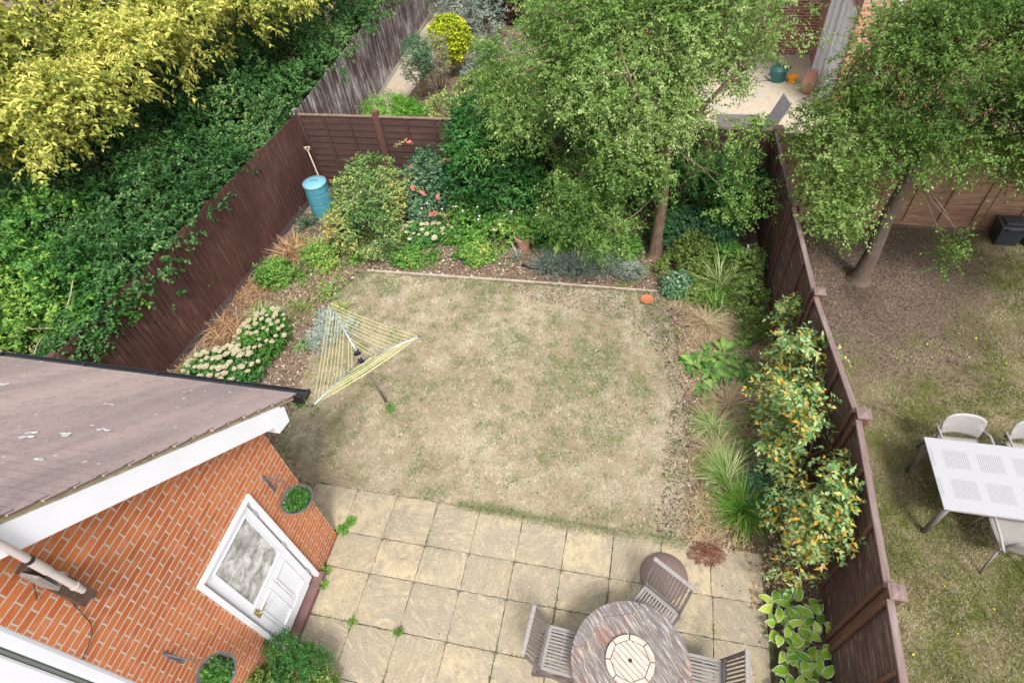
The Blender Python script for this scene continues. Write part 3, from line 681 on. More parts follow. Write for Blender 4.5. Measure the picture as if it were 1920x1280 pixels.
drygrass('ground_cover', BACKBED, 6500, L['herb'], .1, .014, 'patchy low green weeds over the back flower bed', .35, 10)
drygrass('dry_grass', FRAY, 2600, L['lawn_blades'], .07, .006, 'ragged dry grass along the right hand edge of the lawn', -.3, 14)
drygrass('dry_grass', [(-.75, .2), (1, .2), (3.9, .16), (3.9, .04), (1, .1), (-.75, .08)], 1500, L['lawn_blades'], .07, .006, 'grass blades flopping over the patio edge', -.6, 15)
drygrass('ground_cover', [(-2.3, 4.66), (3.4, 4.7), (3.4, 4.5), (-2.3, 4.5)], 900, L['strap'], .08, .007, 'grass growing along the wooden edging', -.2, 11)
# weeds in the paving joints
# ------------------------------------------------------------------ FENCES
def horiz_panel(mb, a, b, z0, z1, nb, side, thick=.007, lap=.02, lip=False):
    """overlapping horizontal boards from a to b (xy), leaning outwards to 'side' (xy normal)"""
    a = Vector((*a, 0)); b = Vector((*b, 0)); s = Vector((*side, 0)); h = (z1 - z0) / nb
    for i in range(nb):
        zb = z0 + i * h; zt = zb + h + lap; wv = random.uniform(-.004, .004)
        o0 = s * (.004 if lip else .022); o1 = s * (.014 if lip else .006)
        vs = []
        for p in (a, b):
            vs += [p + o0 + Vector((0, 0, zb + wv)), p + o0 + s * thick + Vector((0, 0, zb + wv)), p + o1 + s * thick + Vector((0, 0, zt + wv)), p + o1 + Vector((0, 0, zt + wv))]
        mb.add(vs, [(0, 1, 2, 3), (7, 6, 5, 4), (0, 4, 5, 1), (1, 5, 6, 2), (3, 7, 4, 0)])
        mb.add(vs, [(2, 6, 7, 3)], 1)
def lap_fence(name, label, posts, h, side, mats, nb=12, battens=4, post_w=.1, cap=True, post_over=.05, post_side=0., rail_w=.045, visible_posts=None, board_sides=1):
    t = thing(name, label, 'fence', (posts[0][0], posts[0][1], 0))
    s = np.array(side, float)
    for i in range(len(posts) - 1):
        a = np.array(posts[i]); b = np.array(posts[i + 1]); d = (b - a) / np.linalg.norm(b - a); a2 = a + d * .05; b2 = b - d * .05
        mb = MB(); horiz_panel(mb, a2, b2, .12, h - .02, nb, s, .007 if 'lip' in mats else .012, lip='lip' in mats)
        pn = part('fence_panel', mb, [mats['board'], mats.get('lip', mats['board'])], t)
        mb = MB()
        for k in range(battens):
            p = a2 + (b2 - a2) * ((k + .5) / battens if battens < 3 else k / (battens - 1))
            if battens >= 3:
                if k == 0: p = p + d * .025
                if k == battens - 1: p = p - d * .025
            p = p + s * .045; mb.beam((p[0], p[1], .1), (p[0], p[1], h - .025), .022, .04, (d[0], d[1], 0))
        part('batten', mb, mats['batten'], pn)
        mb = MB(); q0, q1 = a2 + s * .01, b2 + s * .01
        mb.beam((q0[0], q0[1], h), (q1[0], q1[1], h), rail_w + .02, .03)
        bevel(part('top_rail', mb, mats['rail'], t), .006)
        mb = MB(); mb.beam((a2[0], a2[1], .06), (b2[0], b2[1], .06), .03, .12); part('gravel_board', mb, mats['batten'], t)
    for i, p in enumerate(posts):
        if visible_posts is not None and not visible_posts[i]: continue
        p = np.array(p) + s * post_side
        mb = MB(); mb.box((p[0], p[1], (h + post_over) / 2), (post_w, post_w, h + post_over)); po = part('post', mb, mats['post'], t); bevel(po, .006)
        if cap:
            mb = MB(); mb.box((p[0], p[1], h + post_over + .0125), (post_w + .035, post_w + .035, .025))
            mb.add([(p[0] - .06, p[1] - .06, h + post_over + .025), (p[0] + .06, p[1] - .06, h + post_over + .025), (p[0] + .06, p[1] + .06, h + post_over + .025), (p[0] - .06, p[1] + .06, h + post_over + .025), (p[0], p[1], h + post_over + .045)], [(0, 1, 4), (1, 2, 4), (2, 3, 4), (3, 0, 4)])
            bevel(part('post_cap', mb, mats['rail'], po), .004)
    return t
RP = [(5.33, -4.6), (5.39, -2.7), (5.45, -.82), (5.49, 1.1), (5.27, 3.0), (5.19, 4.95), (5.1, 7.15)]
MAT['lip'] = m_wood('worn board lips with painted sun', [(.3, (.07, .038, .03)), (.52, (.12, .07, .06)), (.64, (.36, .29, .25)), (1, (.55, .47, .42))], 1, 3, 3)  # pale lips: worn edges plus sunlight put into the colour
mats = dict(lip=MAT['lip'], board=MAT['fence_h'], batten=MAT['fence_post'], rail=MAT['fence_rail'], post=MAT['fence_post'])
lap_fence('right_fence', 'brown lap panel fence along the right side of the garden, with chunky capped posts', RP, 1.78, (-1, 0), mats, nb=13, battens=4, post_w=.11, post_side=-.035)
BP = [(-4.36, 7.36), (-2.55, 7.34), (-.65, 7.3), (1.25, 7.27), (3.15, 7.22), (5.13, 7.17)]
mats = dict(board=MAT['fence_back'], batten=MAT['fence_back'], rail=MAT['timber_dark'], post=MAT['fence_post'])
MAT['rail_b'] = m_flat('worn brown rail', (.2, .13, .1), .8, .3, 6)
mats['rail'] = MAT['rail_b']
lap_fence('back_fence', 'dark brown lap panel fence across the far end of the garden', BP, 1.78, (0, -1), mats, nb=11, battens=4, post_w=.12, post_over=.12, cap=False, visible_posts=[0, 1, 1, 1, 1, 0])
NP = [(5.15, 7.1), (7.1, 7.08), (8.9, 7.05), (10.7, 7.0), (12.5, 7.0)]
mats = dict(board=MAT['fence_orange'], batten=MAT['fence_orange'], rail=MAT['rail_b'], post=MAT['fence_orange'])
lap_fence('neighbour_fence', 'light orange brown lap panel fence behind the neighbouring lawn', NP, 1.75, (0, -1), mats, nb=10, battens=4, post_w=.1)
def vert_fence(name, label, pts, h, side, m, bw=.11, rail=True, var=0., mats2=None):
    t = thing(name, label, 'fence', (pts[0][0], pts[0][1], 0)); s = Vector((*side, 0))
    for i in range(len(pts) - 1):
        a = Vector((*pts[i], 0)); b = Vector((*pts[i + 1], 0)); L_ = (b - a).length; d = (b - a).normalized(); n = int(L_ / bw)
        mb = MB()
        for k in range(n):
            p0 = a + d * (k * L_ / n); p1 = a + d * ((k + 1.12) * L_ / n); hh = h + random.uniform(-var, var); zo = .14
            vs = [p0 + s * .012, p0 + s * .026, p1 + s * .006, p1]
            vs = [v + Vector((0, 0, zo)) for v in vs] + [v + Vector((0, 0, hh)) for v in vs]
            mb.add(vs, [(3, 2, 1, 0), (4, 5, 6, 7), (0, 1, 5, 4), (1, 2, 6, 5), (2, 3, 7, 6), (3, 0, 4, 7)])
        part('fence_panel', mb, m, t)
        mb = MB(); mb.beam((a.x, a.y, .07), (b.x, b.y, .07), .04, .14); part('gravel_board', mb, mats2 or m, t)
        if rail:
            mb = MB()
            for z in (.4, 1.1, h - .2): mb.beam((a.x - side[0] * .03, a.y, z), (b.x - side[0] * .03, b.y, z), .04, .07)
            part('rail', mb, m, t)
        mb = MB(); mb.box((a.x - side[0] * .06, a.y, h / 2), (.09, .09, h)); part('post', mb, m, t)
    return t
MAT['gboard'] = m_flat('dull brown gravel board', (.1, .07, .065), .9, .25, 8)
MAT['stone_grey'] = m_flat('pale grey gravel board', (.42, .37, .32), .9, .2, 8)
vert_fence('left_fence', 'dark brown vertical board fence along the left side of the garden below the ivy', [(-4.9, -1.2), (-4.8, .6), (-4.68, 2.5), (-4.55, 4.2), (-4.45, 5.9), (-4.37, 7.34)], 1.8, (1, 0), MAT['fence'], mats2=MAT['gboard'])
vert_fence('far_fence', 'weathered grey and brown vertical board fence running on beyond the back fence', [(-4.37, 7.45), (-4.45, 9.3), (-4.55, 11.2), (-4.65, 13.1), (-4.75, 15), (-4.85, 17), (-4.95, 19), (-5.1, 22)], 1.85, (1, 0), MAT['fence_grey'], var=.01, mats2=MAT['stone_grey'])

# ------------------------------------------------------------------ BRICK EXTENSION
XW = -.64; t = thing('brick_extension', 'orange brick house extension with brown tiled roof, white bargeboard and white back door', 'building', (-.64, -.52, 0))
SL = .834     # roof slope
def rz(y): return 2.78 + (-.35 - y) * SL      # top of bargeboard
# wall as a skin with a door opening (y -2.0..-1.09, z .08..2.25)
D0, D1, DZ0, DZ1 = -2.02, -1.08, .1, 2.26
YF = -4.2
mb = MB()
def wq(y0, z0, y1, z1, z1b=None):
    z1b = z1 if z1b is None else z1b
    mb.add([(XW, y0, z0), (XW, y1, z0), (XW, y1, z1b), (XW, y0, z1)], [(0, 1, 2, 3)])
wq(YF, 0, D0, rz(YF) - .1, rz(D0) - .1); wq(D1, 0, -.52, rz(D1) - .1, rz(-.52) - .1); wq(D0, 0, D1, DZ0); wq(D0, DZ1, D1, rz(D0) - .1, rz(D1) - .1)
for (ya, za, yb, zb) in ((D0, DZ0, D0, DZ1), (D1, DZ1, D1, DZ0), (D0, DZ1, D1, DZ1), (D1, DZ0, D0, DZ0)):
    mb.add([(XW, ya, za), (XW, yb, zb), (XW - .1, yb, zb), (XW - .1, ya, za)], [(0, 1, 2, 3)])
part('wall', mb, MAT['brick'], t)
mb = MB(); mb.add([(XW, -.52, 0), (-4.25, -.52, 0), (-4.25, -.52, 2.6), (XW, -.52, 2.6)], [(3, 2, 1, 0)])
mb.add([(-4.25, -.52, 0), (-4.25, YF, 0), (-4.25, YF, rz(YF)), (-4.25, -.52, 2.6)], [(0, 1, 2, 3)])
part('rear_wall', mb, MAT['brick_orange_x'], t)
# roof tile courses
th = math.atan(SL); dv = Vector((0, -math.cos(th), math.sin(th))); nv = Vector((0, math.sin(th), math.cos(th)))
mb = MB(); org = Vector((0, -.07, rz(-.07) + .055)); x0, x1 = -4.35, -.425
ncs = 52; gauge = .105; tw = .165
for r in range(ncs):
    xx = x0 - (.08 if r % 2 else 0); e0 = org + dv * (gauge * r)
    while xx < x1:
        xa, xb = max(xx, x0), min(xx + tw - .0006, x1 + (.014 if r % 2 else -.008) + random.uniform(-.008, .008))
        if xb - xa > .02:
            lift = random.uniform(-.0006, .0008); a0 = e0 + nv * (.023 + lift); a1 = e0 + nv * (.004 + lift); b0 = e0 + dv * (gauge + .05) + nv * .013; b1 = b0 - nv * .012
            vs = [Vector((x, p.y, p.z)) for x in (xa, xb) for p in (a0, a1, b1, b0)]
            mb.add(vs, [(0, 1, 2, 3), (0, 4, 5, 1), (2, 6, 7, 3), (0, 3, 7, 4), (1, 5, 6, 2)]); mb.add(vs, [(7, 6, 5, 4)], 1)
        xx += tw
rf = part('roof', mb, [MAT['tiles'], MAT['tile_edge']], t)
def roofstrip(xa, xb, y0, y1, dz0, dz1, m, name, parent=t, bev=0):
    mb = MB()
    vs = [(x, y, rz(y) + dz) for x in (xa, xb) for y in (y0, y1) for dz in (dz0, dz1)]
    mb.add(vs, [(0, 1, 3, 2), (4, 6, 7, 5), (0, 4, 5, 1), (2, 3, 7, 6), (0, 2, 6, 4), (1, 5, 7, 3)])
    o = part(name, mb, m, parent)
    if bev: bevel(o, bev)
    return o
roofstrip(-4.3, -.49, -.1, YF, -.03, .05, MAT['tile_edge'], 'underlay', rf)
roofstrip(-.55, -.45, -.12, YF, -.002, .058, MAT['mortar'], 'verge_mortar', rf)
roofstrip(-4.4, -4.3, -.12, YF, .0, .09, MAT['mortar'], 'verge_mortar', rf)
roofstrip(-.5, -.44, -.33, YF, -.27, .0, MAT['white'], 'bargeboard', t, .004)
mb = MB(); mb.add([(x, y, z) for x in (-.64, -.433) for y, z in ((-.52, 2.55), (-.33, 2.5), (-.29, 2.70), (-.52, 2.88))], [(0, 1, 2, 3), (7, 6, 5, 4), (0, 4, 5, 1), (1, 5, 6, 2), (2, 6, 7, 3), (3, 7, 4, 0)])
bevel(part('box_end', mb, MAT['white'], t), .004)
mb = MB()                                            # gutter: open half-round channel
gp = [(math.cos(a), math.sin(a)) for a in np.linspace(PI, 2 * PI, 9)]
gy, gz, gr = .005, 2.55, .048
for k, (xa, xb) in enumerate(((-4.5, -.38),)):
    outer = [(gy + c * gr, gz + s_ * gr) for c, s_ in gp]; inner = [(gy + c * (gr - .008), gz + s_ * (gr - .008)) for c, s_ in gp][::-1]
    ring = outer + inner; n = len(ring)
    vs = [(x, y, z) for x in (xa, xb) for y, z in ring]
    mb.add(vs, [(i, (i + 1) % n, n + (i + 1) % n, n + i) for i in range(n)] + [tuple(range(n))[::-1], tuple(range(n, 2 * n))])
mb.box((-.375, gy, gz - .02), (.02, .11, .06)); mb.box((-4.5, gy, gz - .03), (.02, .13, .07))
for x in (-3.3, -2.3, -1.4, -.55): mb.box((x, gy, gz - .035), (.035, .105, .05))
mb.box((-2.4, -.06, gz - .04), (4.0, .02, .12))
part('gutter', mb, MAT['black_plastic'], t)
# door
d = part('door', (lambda q: (q.box((XW - .035, -1.55, 1.2), (.045, .78, 1.98)), q)[1])(MB()), MAT['white_door'], t)
d.data.transform(Matrix.Identity(4))
mb = MB(); W_ = .05
mb.box((XW - .01, D1 - W_ / 2, 1.18), (.09, W_, 2.16)); mb.box((XW - .01, D0 + W_ / 2, 1.18), (.09, W_, 2.16)); mb.box((XW - .012, -1.55, DZ1 - W_ / 2), (.086, .94 - 2 * W_, W_))
bevel(part('door_frame', mb, MAT['white'], t), .005)
mb = MB(); mb.box((XW + .02, -1.55, .085), (.14, 1.0, .09)); bevel(part('door_sill', mb, MAT['sill'], t), .008)
# door face: stiles, rails, beads (proud of the leaf) and glass
mb = MB(); fx = XW - .008
y0, y1 = -1.935, -1.165
for yy in (y0 + .045, y1 - .045): mb.box((fx, yy, 1.2), (.014, .09, 1.98))
for zz, hh in ((2.15, .08), (1.13, .12), (.27, .16)): mb.box((fx, -1.55, zz), (.0138, .59, hh))
mb.box((fx, -1.55, .725), (.0136, .08, .67))
bevel(part('door_rails', mb, MAT['white_door'], d), .005)
mb = MB(); mb.box((XW - .012, -1.55, 1.65), (.006, .59, .92)); part('door_glass', mb, MAT['door_glass'], d)
mb = MB()
for ya, yb, za, zb in ((-1.845, -1.255, 1.19, 2.11), (-1.82, -1.61, .38, 1.04), (-1.49, -1.28, .38, 1.04)):
    c = .007
    mb.beam((XW, ya, za), (XW, yb, za), .02, c); mb.beam((XW, ya, zb), (XW, yb, zb), .02, c)
    mb.beam((XW, ya, za), (XW, ya, zb), c, .02, (0, 1, 0)); mb.beam((XW, yb, za), (XW, yb, zb), c, .02, (0, 1, 0))
part('beading', mb, MAT['white_door'], d)
mb = MB(); mb.box((XW + .006, -1.875, 1.07), (.01, .05, .16)); mb.tube([(XW, -1.875, 1.1), (XW + .05, -1.875, 1.1), (XW + .055, -1.86, 1.1), (XW + .055, -1.76, 1.095)], .011, 8)
bevel(part('handle', mb, MAT['brass'], d), .003)
for z in (.4, 1.18, 1.98):
    mb = MB(); mb.tube([(XW + .008, -1.158, z - .05), (XW + .008, -1.158, z + .05)], .009, 8); part('hinge', mb, MAT['steel'], d)
mb = MB(); mb.tube([(XW + .012, -2.62, 3.75), (XW + .014, -2.55, 3.86), (XW + .012, -2.5, 3.8), (XW + .012, -2.52, 3.6), (XW + .012, -2.6, 3.2), (XW + .012, -2.66, 3.12), (XW + .012, -2.85, 3.06), (XW + .012, -3.2, 3.0)], .0035, 6)
part('cable', mb, MAT['black_plastic'], t)
# downpipe with timber bracket
dp = part('downpipe', (lambda q: (q.tube([(-.4, -2.5, 3.74), (-.4, -2.5, 5.6)], .024, 16), q.tube([(-.4, -2.5, 3.7), (-.4, -2.5, 3.9)], .021, 16), q.tube([(-.4, -2.5, 3.78), (-.4, -2.5, 3.795)], .03, 16), q.tube([(-.4, -2.5, 4.05), (-.4, -2.5, 4.2)], .029, 16), q)[-1])(MB()), MAT['pipe'], t, smooth=False)
mb = MB(); mb.tube([(-.4, -2.5, 4.21), (-.4, -2.5, 4.235)], .0305, 16); part('seal', mb, MAT['black_plastic'], dp)
mb = MB(); mb.box((-.6, -2.5, 3.72), (.07, .09, .62)); mb.box((-.56, -2.46, 3.62), (.05, .05, .4)); part('bracket_timber', mb, MAT['timber_dark'], t)
mb = MB(); mb.box((-.52, -2.5, 3.86), (.16, .1, .03)); mb.box((-.5, -2.55, 3.95), (.14, .02, .2)); part('bracket', mb, MAT['teak'], t)

# roof droppings (white marks) as thin chips on the tiles
def onroof(x, y): return Vector((x, y, rz(y) + .055)) + nv * .026
MAT['dropping'] = m_flat('bird dropping', (.75, .74, .72), .9, .1)
for cx, cy in ((-1.55, -1.55), (-1.32, -1.5), (-1.5, -1.62), (-1.95, -2.1), (-1.0, -1.85), (-2.6, -1.3), (-1.7, -.9), (-3.1, -.8), (-1.15, -1.35)):
    mb = MB()
    for k in range(5):
        x, y = cx + random.gauss(0, .02), cy + random.gauss(0, .01); r = random.uniform(.008, .022)
        pts = [onroof(x + r * 1.6 * math.cos(a) * random.uniform(.6, 1.2), y + r * math.sin(a) * random.uniform(.5, 1.2)) for a in np.linspace(0, 2 * PI, 8)[:-1]]
        mb.add(pts, [tuple(range(7))])
    part('bird_dropping', mb, MAT['dropping'], rf)


# open window sash of the room the view is taken from
t = thing('open_window_sash', 'white open window sash with clear pane, close by in the bottom left corner', 'window', (2.25, -3.13, 6.1))
mb = MB(); mb.box((2.25, -3.13, 6.85), (.03, .022, 1.5)); mb.box((2.25, -3.62, 6.13), (.054, .91, .06)); mb.box((2.25, -3.62, 7.57), (.054, .91, .06)); mb.box((2.25, -4.1, 6.85), (.055, .05, 1.5))
bevel(part('frame', mb, MAT['white'], t), .006)
mb = MB(); mb.box((2.25, -3.1435, 6.85), (.03, .004, 1.38)); part('seal', mb, m_flat('green grey seal', (.16, .19, .16), .6, .1), t)
mb = MB(); mb.box((2.25, -3.1605, 6.85), (.032, .029, 1.38)); bevel(part('glazing_bead', mb, MAT['white'], t), .004)
mb = MB(); mb.box((2.25, -3.63, 6.85), (.006, .9, 1.38)); part('glass', mb, MAT['clear'], t)

# ------------------------------------------------------------------ FAR HOUSE
t = thing('far_brick_house', 'dark red brick house with tall white glazed doors behind the trees', 'house', (6.9, 11, 0))
mb = MB(); mb.add([(7.6, 11, 0), (16, 11, 0), (16, 11, 6), (7.6, 11, 6)], [(0, 1, 2, 3)]); part('front_wall', mb, MAT['brick_red_x'], t)
mb = MB(); mb.add([(6.9, 11, 0), (7.6, 11, 0), (7.6, 11, 6), (6.9, 11, 6)], [(0, 1, 2, 3)]); part('corner_pier', mb, MAT['brick_orange_x'], t)
mb = MB(); mb.add([(6.9, 14.4, 0), (6.9, 11, 0), (6.9, 11, 6), (6.9, 14.4, 6)], [(0, 1, 2, 3)]); part('side_wall', mb, MAT['brick_red_y'], t)
mb = MB(); mb.add([(1.5, 14.4, 0), (6.9, 14.4, 0), (6.9, 14.4, 6), (1.5, 14.4, 6)], [(0, 1, 2, 3)]); part('rear_wing_wall', mb, MAT['brick_red_x'], t)
mb = MB(); mb.box((9.9, 15, 6.1), (12.4, 8.4, .2)); part('roof', mb, MAT['tile_edge'], t)
for ya, yb in ((11.25, 12.3), (12.35, 13.4)):
    mb = MB()
    for yy in (ya, yb, (ya + yb) / 2): mb.box((6.87, yy, 1.1), (.07, .09, 2.2))
    for zz in (.1, 1.0, 2.2): mb.box((6.868, (ya + yb) / 2, zz), (.064, yb - ya, .1))
    dd = part('glazed_door', mb, MAT['white'], t)
    mb = MB(); mb.box((6.88, (ya + yb) / 2, 1.15), (.02, yb - ya - .06, 2.1)); part('pane', mb, m_flat('pane', (.75, .8, .83), .1, .05), dd)  # near-white pane colour stands in for reflected sky
mb = MB(); mb.box((6.87, 12.3, 3.7), (.08, 2.0, 1.3)); part('white_panel', mb, MAT['white'], t)
mb = MB(); mb.tube([(5.55, 14.33, 0), (5.55, 14.33, 6)], .05, 8); part('drainpipe', mb, MAT['white'], t)
mb = MB(); mb.tube([(7.55, 10.92, 0), (7.55, 10.92, 6)], .05, 8); part('drainpipe', mb, MAT['white'], t)

# ------------------------------------------------------------------ PLANTS
def plant(name, label, cat, base, blobs, n, per, tw, Ln, W, m, group=None, stems=0, stem_m=None, stem_r=.012, part_name='foliage', **kw):
    bk = {k: kw.pop(k) for k in ('depth', 'lump', 'lf', 'upbias', 'zmin', 'gap', 'gs', 'seed') if k in kw}
    bk.setdefault('gap', -1.0); bk.setdefault('gs', 7); bk.setdefault('lump', .26); bk.setdefault('lf', 4)
    t = thing(name, label, cat, base, 0, group)
    P, O = blob_points(blobs, n, **bk)
    part(part_name, spray(P, O, per, tw, Ln, W, m, **kw), None, t)
    if stems:
        mb = MB()
        for k in range(stems):
            p = P[rng.integers(len(P))]; b = np.array(base, float) + np.r_[rng.normal(size=2) * .05, 0]
            limb(b, p, stem_r, stem_r * .35, mb, 5, 5, .05)
        part('stems', mb, stem_m or MAT['twig'], t)
    return t
def tree(name, label, base, trunk_pts, trunk_r, limbs, blobs, nclump, per, tw, Ln, W, m, bark, twigs=90, **kw):
    t = thing(name, label, 'tree', base)
    bk = {k: kw.pop(k) for k in ('depth', 'lump', 'lf', 'upbias', 'zmin', 'gap', 'gs', 'seed') if k in kw}
    ntw = kw.pop('ntw', 5)
    P, O = blob_points(blobs, nclump, **bk)
    K = np.repeat(P, ntw, 0) + rng.normal(size=(len(P) * ntw, 3)) * tw * .22
    Q = unit(np.repeat(O, ntw, 0) + rng.normal(size=K.shape) * .8)
    part('crown', spray(K, Q, per, tw, Ln, W, m, **kw), None, t)
    b0 = trunk_pts[0]; r0_ = trunk_r[0]; p1 = np.array(trunk_pts[1], float); p0 = np.array(b0, float)
    fl = [tuple(p0 + (p1 - p0) * u) for u in (.08, .2, .4)]
    trunk_pts = [(b0[0], b0[1], -.06), tuple(p0 + (p1 - p0) * .02)] + fl + list(trunk_pts[1:]); trunk_r = [r0_ * 1.75, r0_ * 1.5, r0_ * 1.25, r0_ * 1.1, r0_ * 1.0] + list(trunk_r[1:])
    mb = MB(); mb.tube(trunk_pts, trunk_r, 14)
    mb.v = [tuple(np.array(v) + rng.normal(size=3) * .006) for v in mb.v]
    tr = part('trunk', mb, bark, t, smooth=True)
    mb = MB(); ends = []
    for a, b, r0, r1 in limbs: ends += limb(a, b, r0, r1, mb, 7, 7, .1)[2:]
    ends = np.array([list(e) for e in ends])
    part('limbs', mb, bark, t, smooth=True)
    mb = MB()
    for k in range(twigs):
        p = P[rng.integers(len(P))]; e = ends[np.argmin(((ends - p) ** 2).sum(1))]
        limb(e, p, .016, .004, mb, 4, 4, .07)
    part('branches', mb, bark, t)
    return t

# main tree (trunk base 3.25,5.67)
tb = (3.25, 5.67, 0)
tree('apple_tree', 'broad green tree with brown trunk standing in the back bed, before the back fence', tb,
     [(3.25, 5.67, 0), (3.24, 5.66, .6), (3.27, 5.68, 1.2), (3.24, 5.7, 1.8), (3.22, 5.72, 2.3)], [.12, .1, .09, .085, .08],
     [((3.22, 5.72, 2.2), (1.6, 6.3, 3.9), .065, .02), ((3.22, 5.72, 2.3), (3.1, 6.6, 4.4), .06, .02), ((3.22, 5.7, 2.25), (4.4, 6.2, 3.8), .055, .02), ((3.24, 5.7, 1.9), (2.1, 5.1, 2.2), .026, .008), ((3.24, 5.7, 1.9), (3.9, 6.3, 2.6), .022, .008), ((3.22, 5.72, 2.3), (2.6, 4.9, 3.8), .05, .015), ((3.25, 5.7, 1.5), (2.6, 4.8, 1.4), .018, .007)],
     [(1.35, 6.3, 3.25, 1.15, 1.1, .95), (2.5, 6.5, 3.9, 1.3, 1.3, 1.0), (3.7, 6.6, 3.9, 1.25, 1.2, 1.0), (2.3, 5.5, 3.3, 1.1, .8, .7), (3.9, 5.8, 3.15, .75, .7, .6),
      (1.4, 5.3, 2.3, .8, .6, .6), (2.3, 4.7, 1.45, .85, .45, .45), (4.15, 5.6, 1.7, .7, .7, .45), (1.6, 5.2, 1.6, .7, .5, .4), (.75, 6.2, 3.0, .6, .8, .6), (1.9, 5.3, 2.1, .7, .5, .45), (2.5, 5.15, 2.35, .5, .35, .35), (3.35, 5.45, 2.75, .5, .35, .3), (3.95, 5.5, 2.3, .6, .45, .4), (4.25, 5.9, 2.4, .45, .5, .35), (2.8, 5.6, 2.9, .7, .6, .4), (3.75, 5.35, 2.15, .5, .35, .3), (4.2, 5.5, 2.75, .55, .45, .35), (3.0, 5.1, 2.15, .35, .25, .25)],
     4400, 9, .26, .052, .03, L['tree'], MAT['bark_red'], 130, depth=.55, lump=.22, gap=-.8, gs=3.0, clus=.5, up=.1, spread=.4, grav=.3, hang=.35, flat=.5, seed=31)
# neighbour's tree
tree('neighbour_tree', 'green tree with dark leaning trunk on the bare soil of the neighbouring lawn', (6.72, 5.4, 0),
     [(6.72, 5.4, 0), (6.75, 5.42, .6), (6.74, 5.45, 1.3), (6.8, 5.5, 2.0), (6.85, 5.55, 2.6)], [.14, .115, .1, .09, .08],
     [((6.8, 5.5, 1.9), (5.5, 5.6, 3.3), .05, .015), ((6.85, 5.55, 2.4), (8.2, 5.6, 3.7), .055, .015), ((6.85, 5.55, 2.5), (6.8, 6.6, 4.2), .055, .015), ((6.82, 5.5, 2.2), (6.6, 4.8, 3.0), .035, .012), ((6.85, 5.55, 2.6), (8.9, 6.3, 4.0), .04, .01)],
     [(5.65, 5.5, 2.7, .65, .8, .6), (6.3, 5.9, 3.6, .85, 1.0, .8), (7.4, 6.2, 3.9, 1.2, 1.1, .9), (8.7, 6.3, 3.7, 1.2, 1.1, .9), (6.4, 4.9, 2.9, .8, .5, .35), (7.9, 5.3, 3.3, 1.1, .7, .45), (9.3, 5.4, 3.2, 1, .8, .8), (5.72, 4.45, 2.0, .4, .35, .3), (7.12, 4.1, 1.75, .1, .1, .28), (5.6, 4.9, 2.2, .4, .4, .4), (8.5, 5.1, 2.55, .8, .6, .35), (9.4, 4.8, 2.6, .8, .6, .4), (7.7, 5.0, 2.75, .55, .4, .3), (10.2, 5.8, 3.4, .9, .9, .8)],
     4300, 9, .25, .048, .029, L['tree2'], MAT['bark'], 150, depth=.6, lump=.25, gap=-.75, gs=3.0, clus=.5, up=.1, spread=.4, grav=.3, hang=.3, flat=.5, seed=41)
# yellow tree over the hedge
tree('yellow_leaved_tree', 'large tree with pale yellow leaves overhanging the hedge at top left', (-8.2, 5.5, 0),
     [(-8.2, 5.5, 0), (-8.1, 5.5, 1.2), (-8.2, 5.6, 2.4)], [.16, .13, .11],
     [((-8.2, 5.6, 2.3), (-6.6, 4.6, 3.6), .07, .02), ((-8.2, 5.6, 2.3), (-6.6, 7.2, 3.8), .07, .02), ((-8.2, 5.6, 2.3), (-6.3, 9.2, 3.6), .06, .02), ((-8.2, 5.6, 2.3), (-9.5, 6, 4.4), .06, .02)],
     [(-7.1, 3.6, 3.3, 1.2, .9, .55), (-8.6, 3.2, 3.7, 1.3, 1.0, .7), (-6.85, 4.6, 3.35, 1.25, 1.1, .6), (-6.75, 6.2, 3.5, 1.3, 1.2, .7), (-6.4, 7.9, 3.5, 1.3, 1.2, .7), (-5.6, 9.5, 3.35, 1.3, 1.1, .6), (-8.4, 4.8, 3.9, 1.6, 1.5, .8), (-8.6, 7.6, 4.2, 1.8, 1.7, .9), (-7.2, 10.2, 4.0, 1.8, 1.4, .9), (-10.6, 6.4, 4.6, 1.8, 2.2, .9), (-10, 10, 4.9, 2.2, 2, 1), (-11.8, 8.2, 4.7, 2, 2, 1), (-9.5, 5.0, 4.3, 1.6, 1.5, .8), (-5.9, 8.7, 3.3, .9, .9, .5), (-5.3, 11.4, 3.6, 1.2, 1.2, .6)],
     3700, 9, .3, .105, .052, L['gold'], MAT['bark'], 60, depth=.4, lump=.22, gap=-1.0, gs=2.8, up=0, spread=.4, grav=.3, hang=.4, flat=.6, upbias=.9, seed=51, clus=.25)
# hedge masses behind the left fence
def hedge(name, label, blobs, n, m, base, Ln=.07, W=.045, **kw):
    a = dict(clus=.5, depth=.35, lump=.2, lf=3.4, gap=-1.15, gs=3.2, upbias=.5, up=.25, spread=.5, grav=.15, hang=.25, flat=.45)
    a.update(kw); return plant(name, label, 'hedge', base, blobs, n, 8, .2, Ln, W, m, stems=14, stem_r=.03, zmin=.15, **a)
hb = [(-5.95, y, 1.25, 1.25, 1.1, 1.15 + .1 * math.sin(y * 2)) for y in (2.9, 4.3, 5.7, 7.1)] + [(-7.6, y, 1.3, 1.5, 1.3, 1.3) for y in (3.6, 5.4, 7.2)] + [(-9.6, y, 1.4, 1.5, 1.4, 1.4) for y in (3.4, 5.6, 7.8)] + [(-12.2, y, 1.5, 1.8, 2, 1.5) for y in (6, 9)] + [(-4.85, 7.35, 1.8, .42, .4, .3)] + [(-4.9 + .06 * math.sin(y * 5.1), y, 1.66, .42, .5, .36) for y in (2.1, 2.6, 3.1, 3.7, 4.2, 4.7, 5.3, 5.8, 6.4, 6.9)]
hedge('ivy_hedge', 'dense dark green ivy covered hedge hanging over the top of the left fence', hb, 19500, L['ivy'], (-5.6, 5, 0), seed=61)
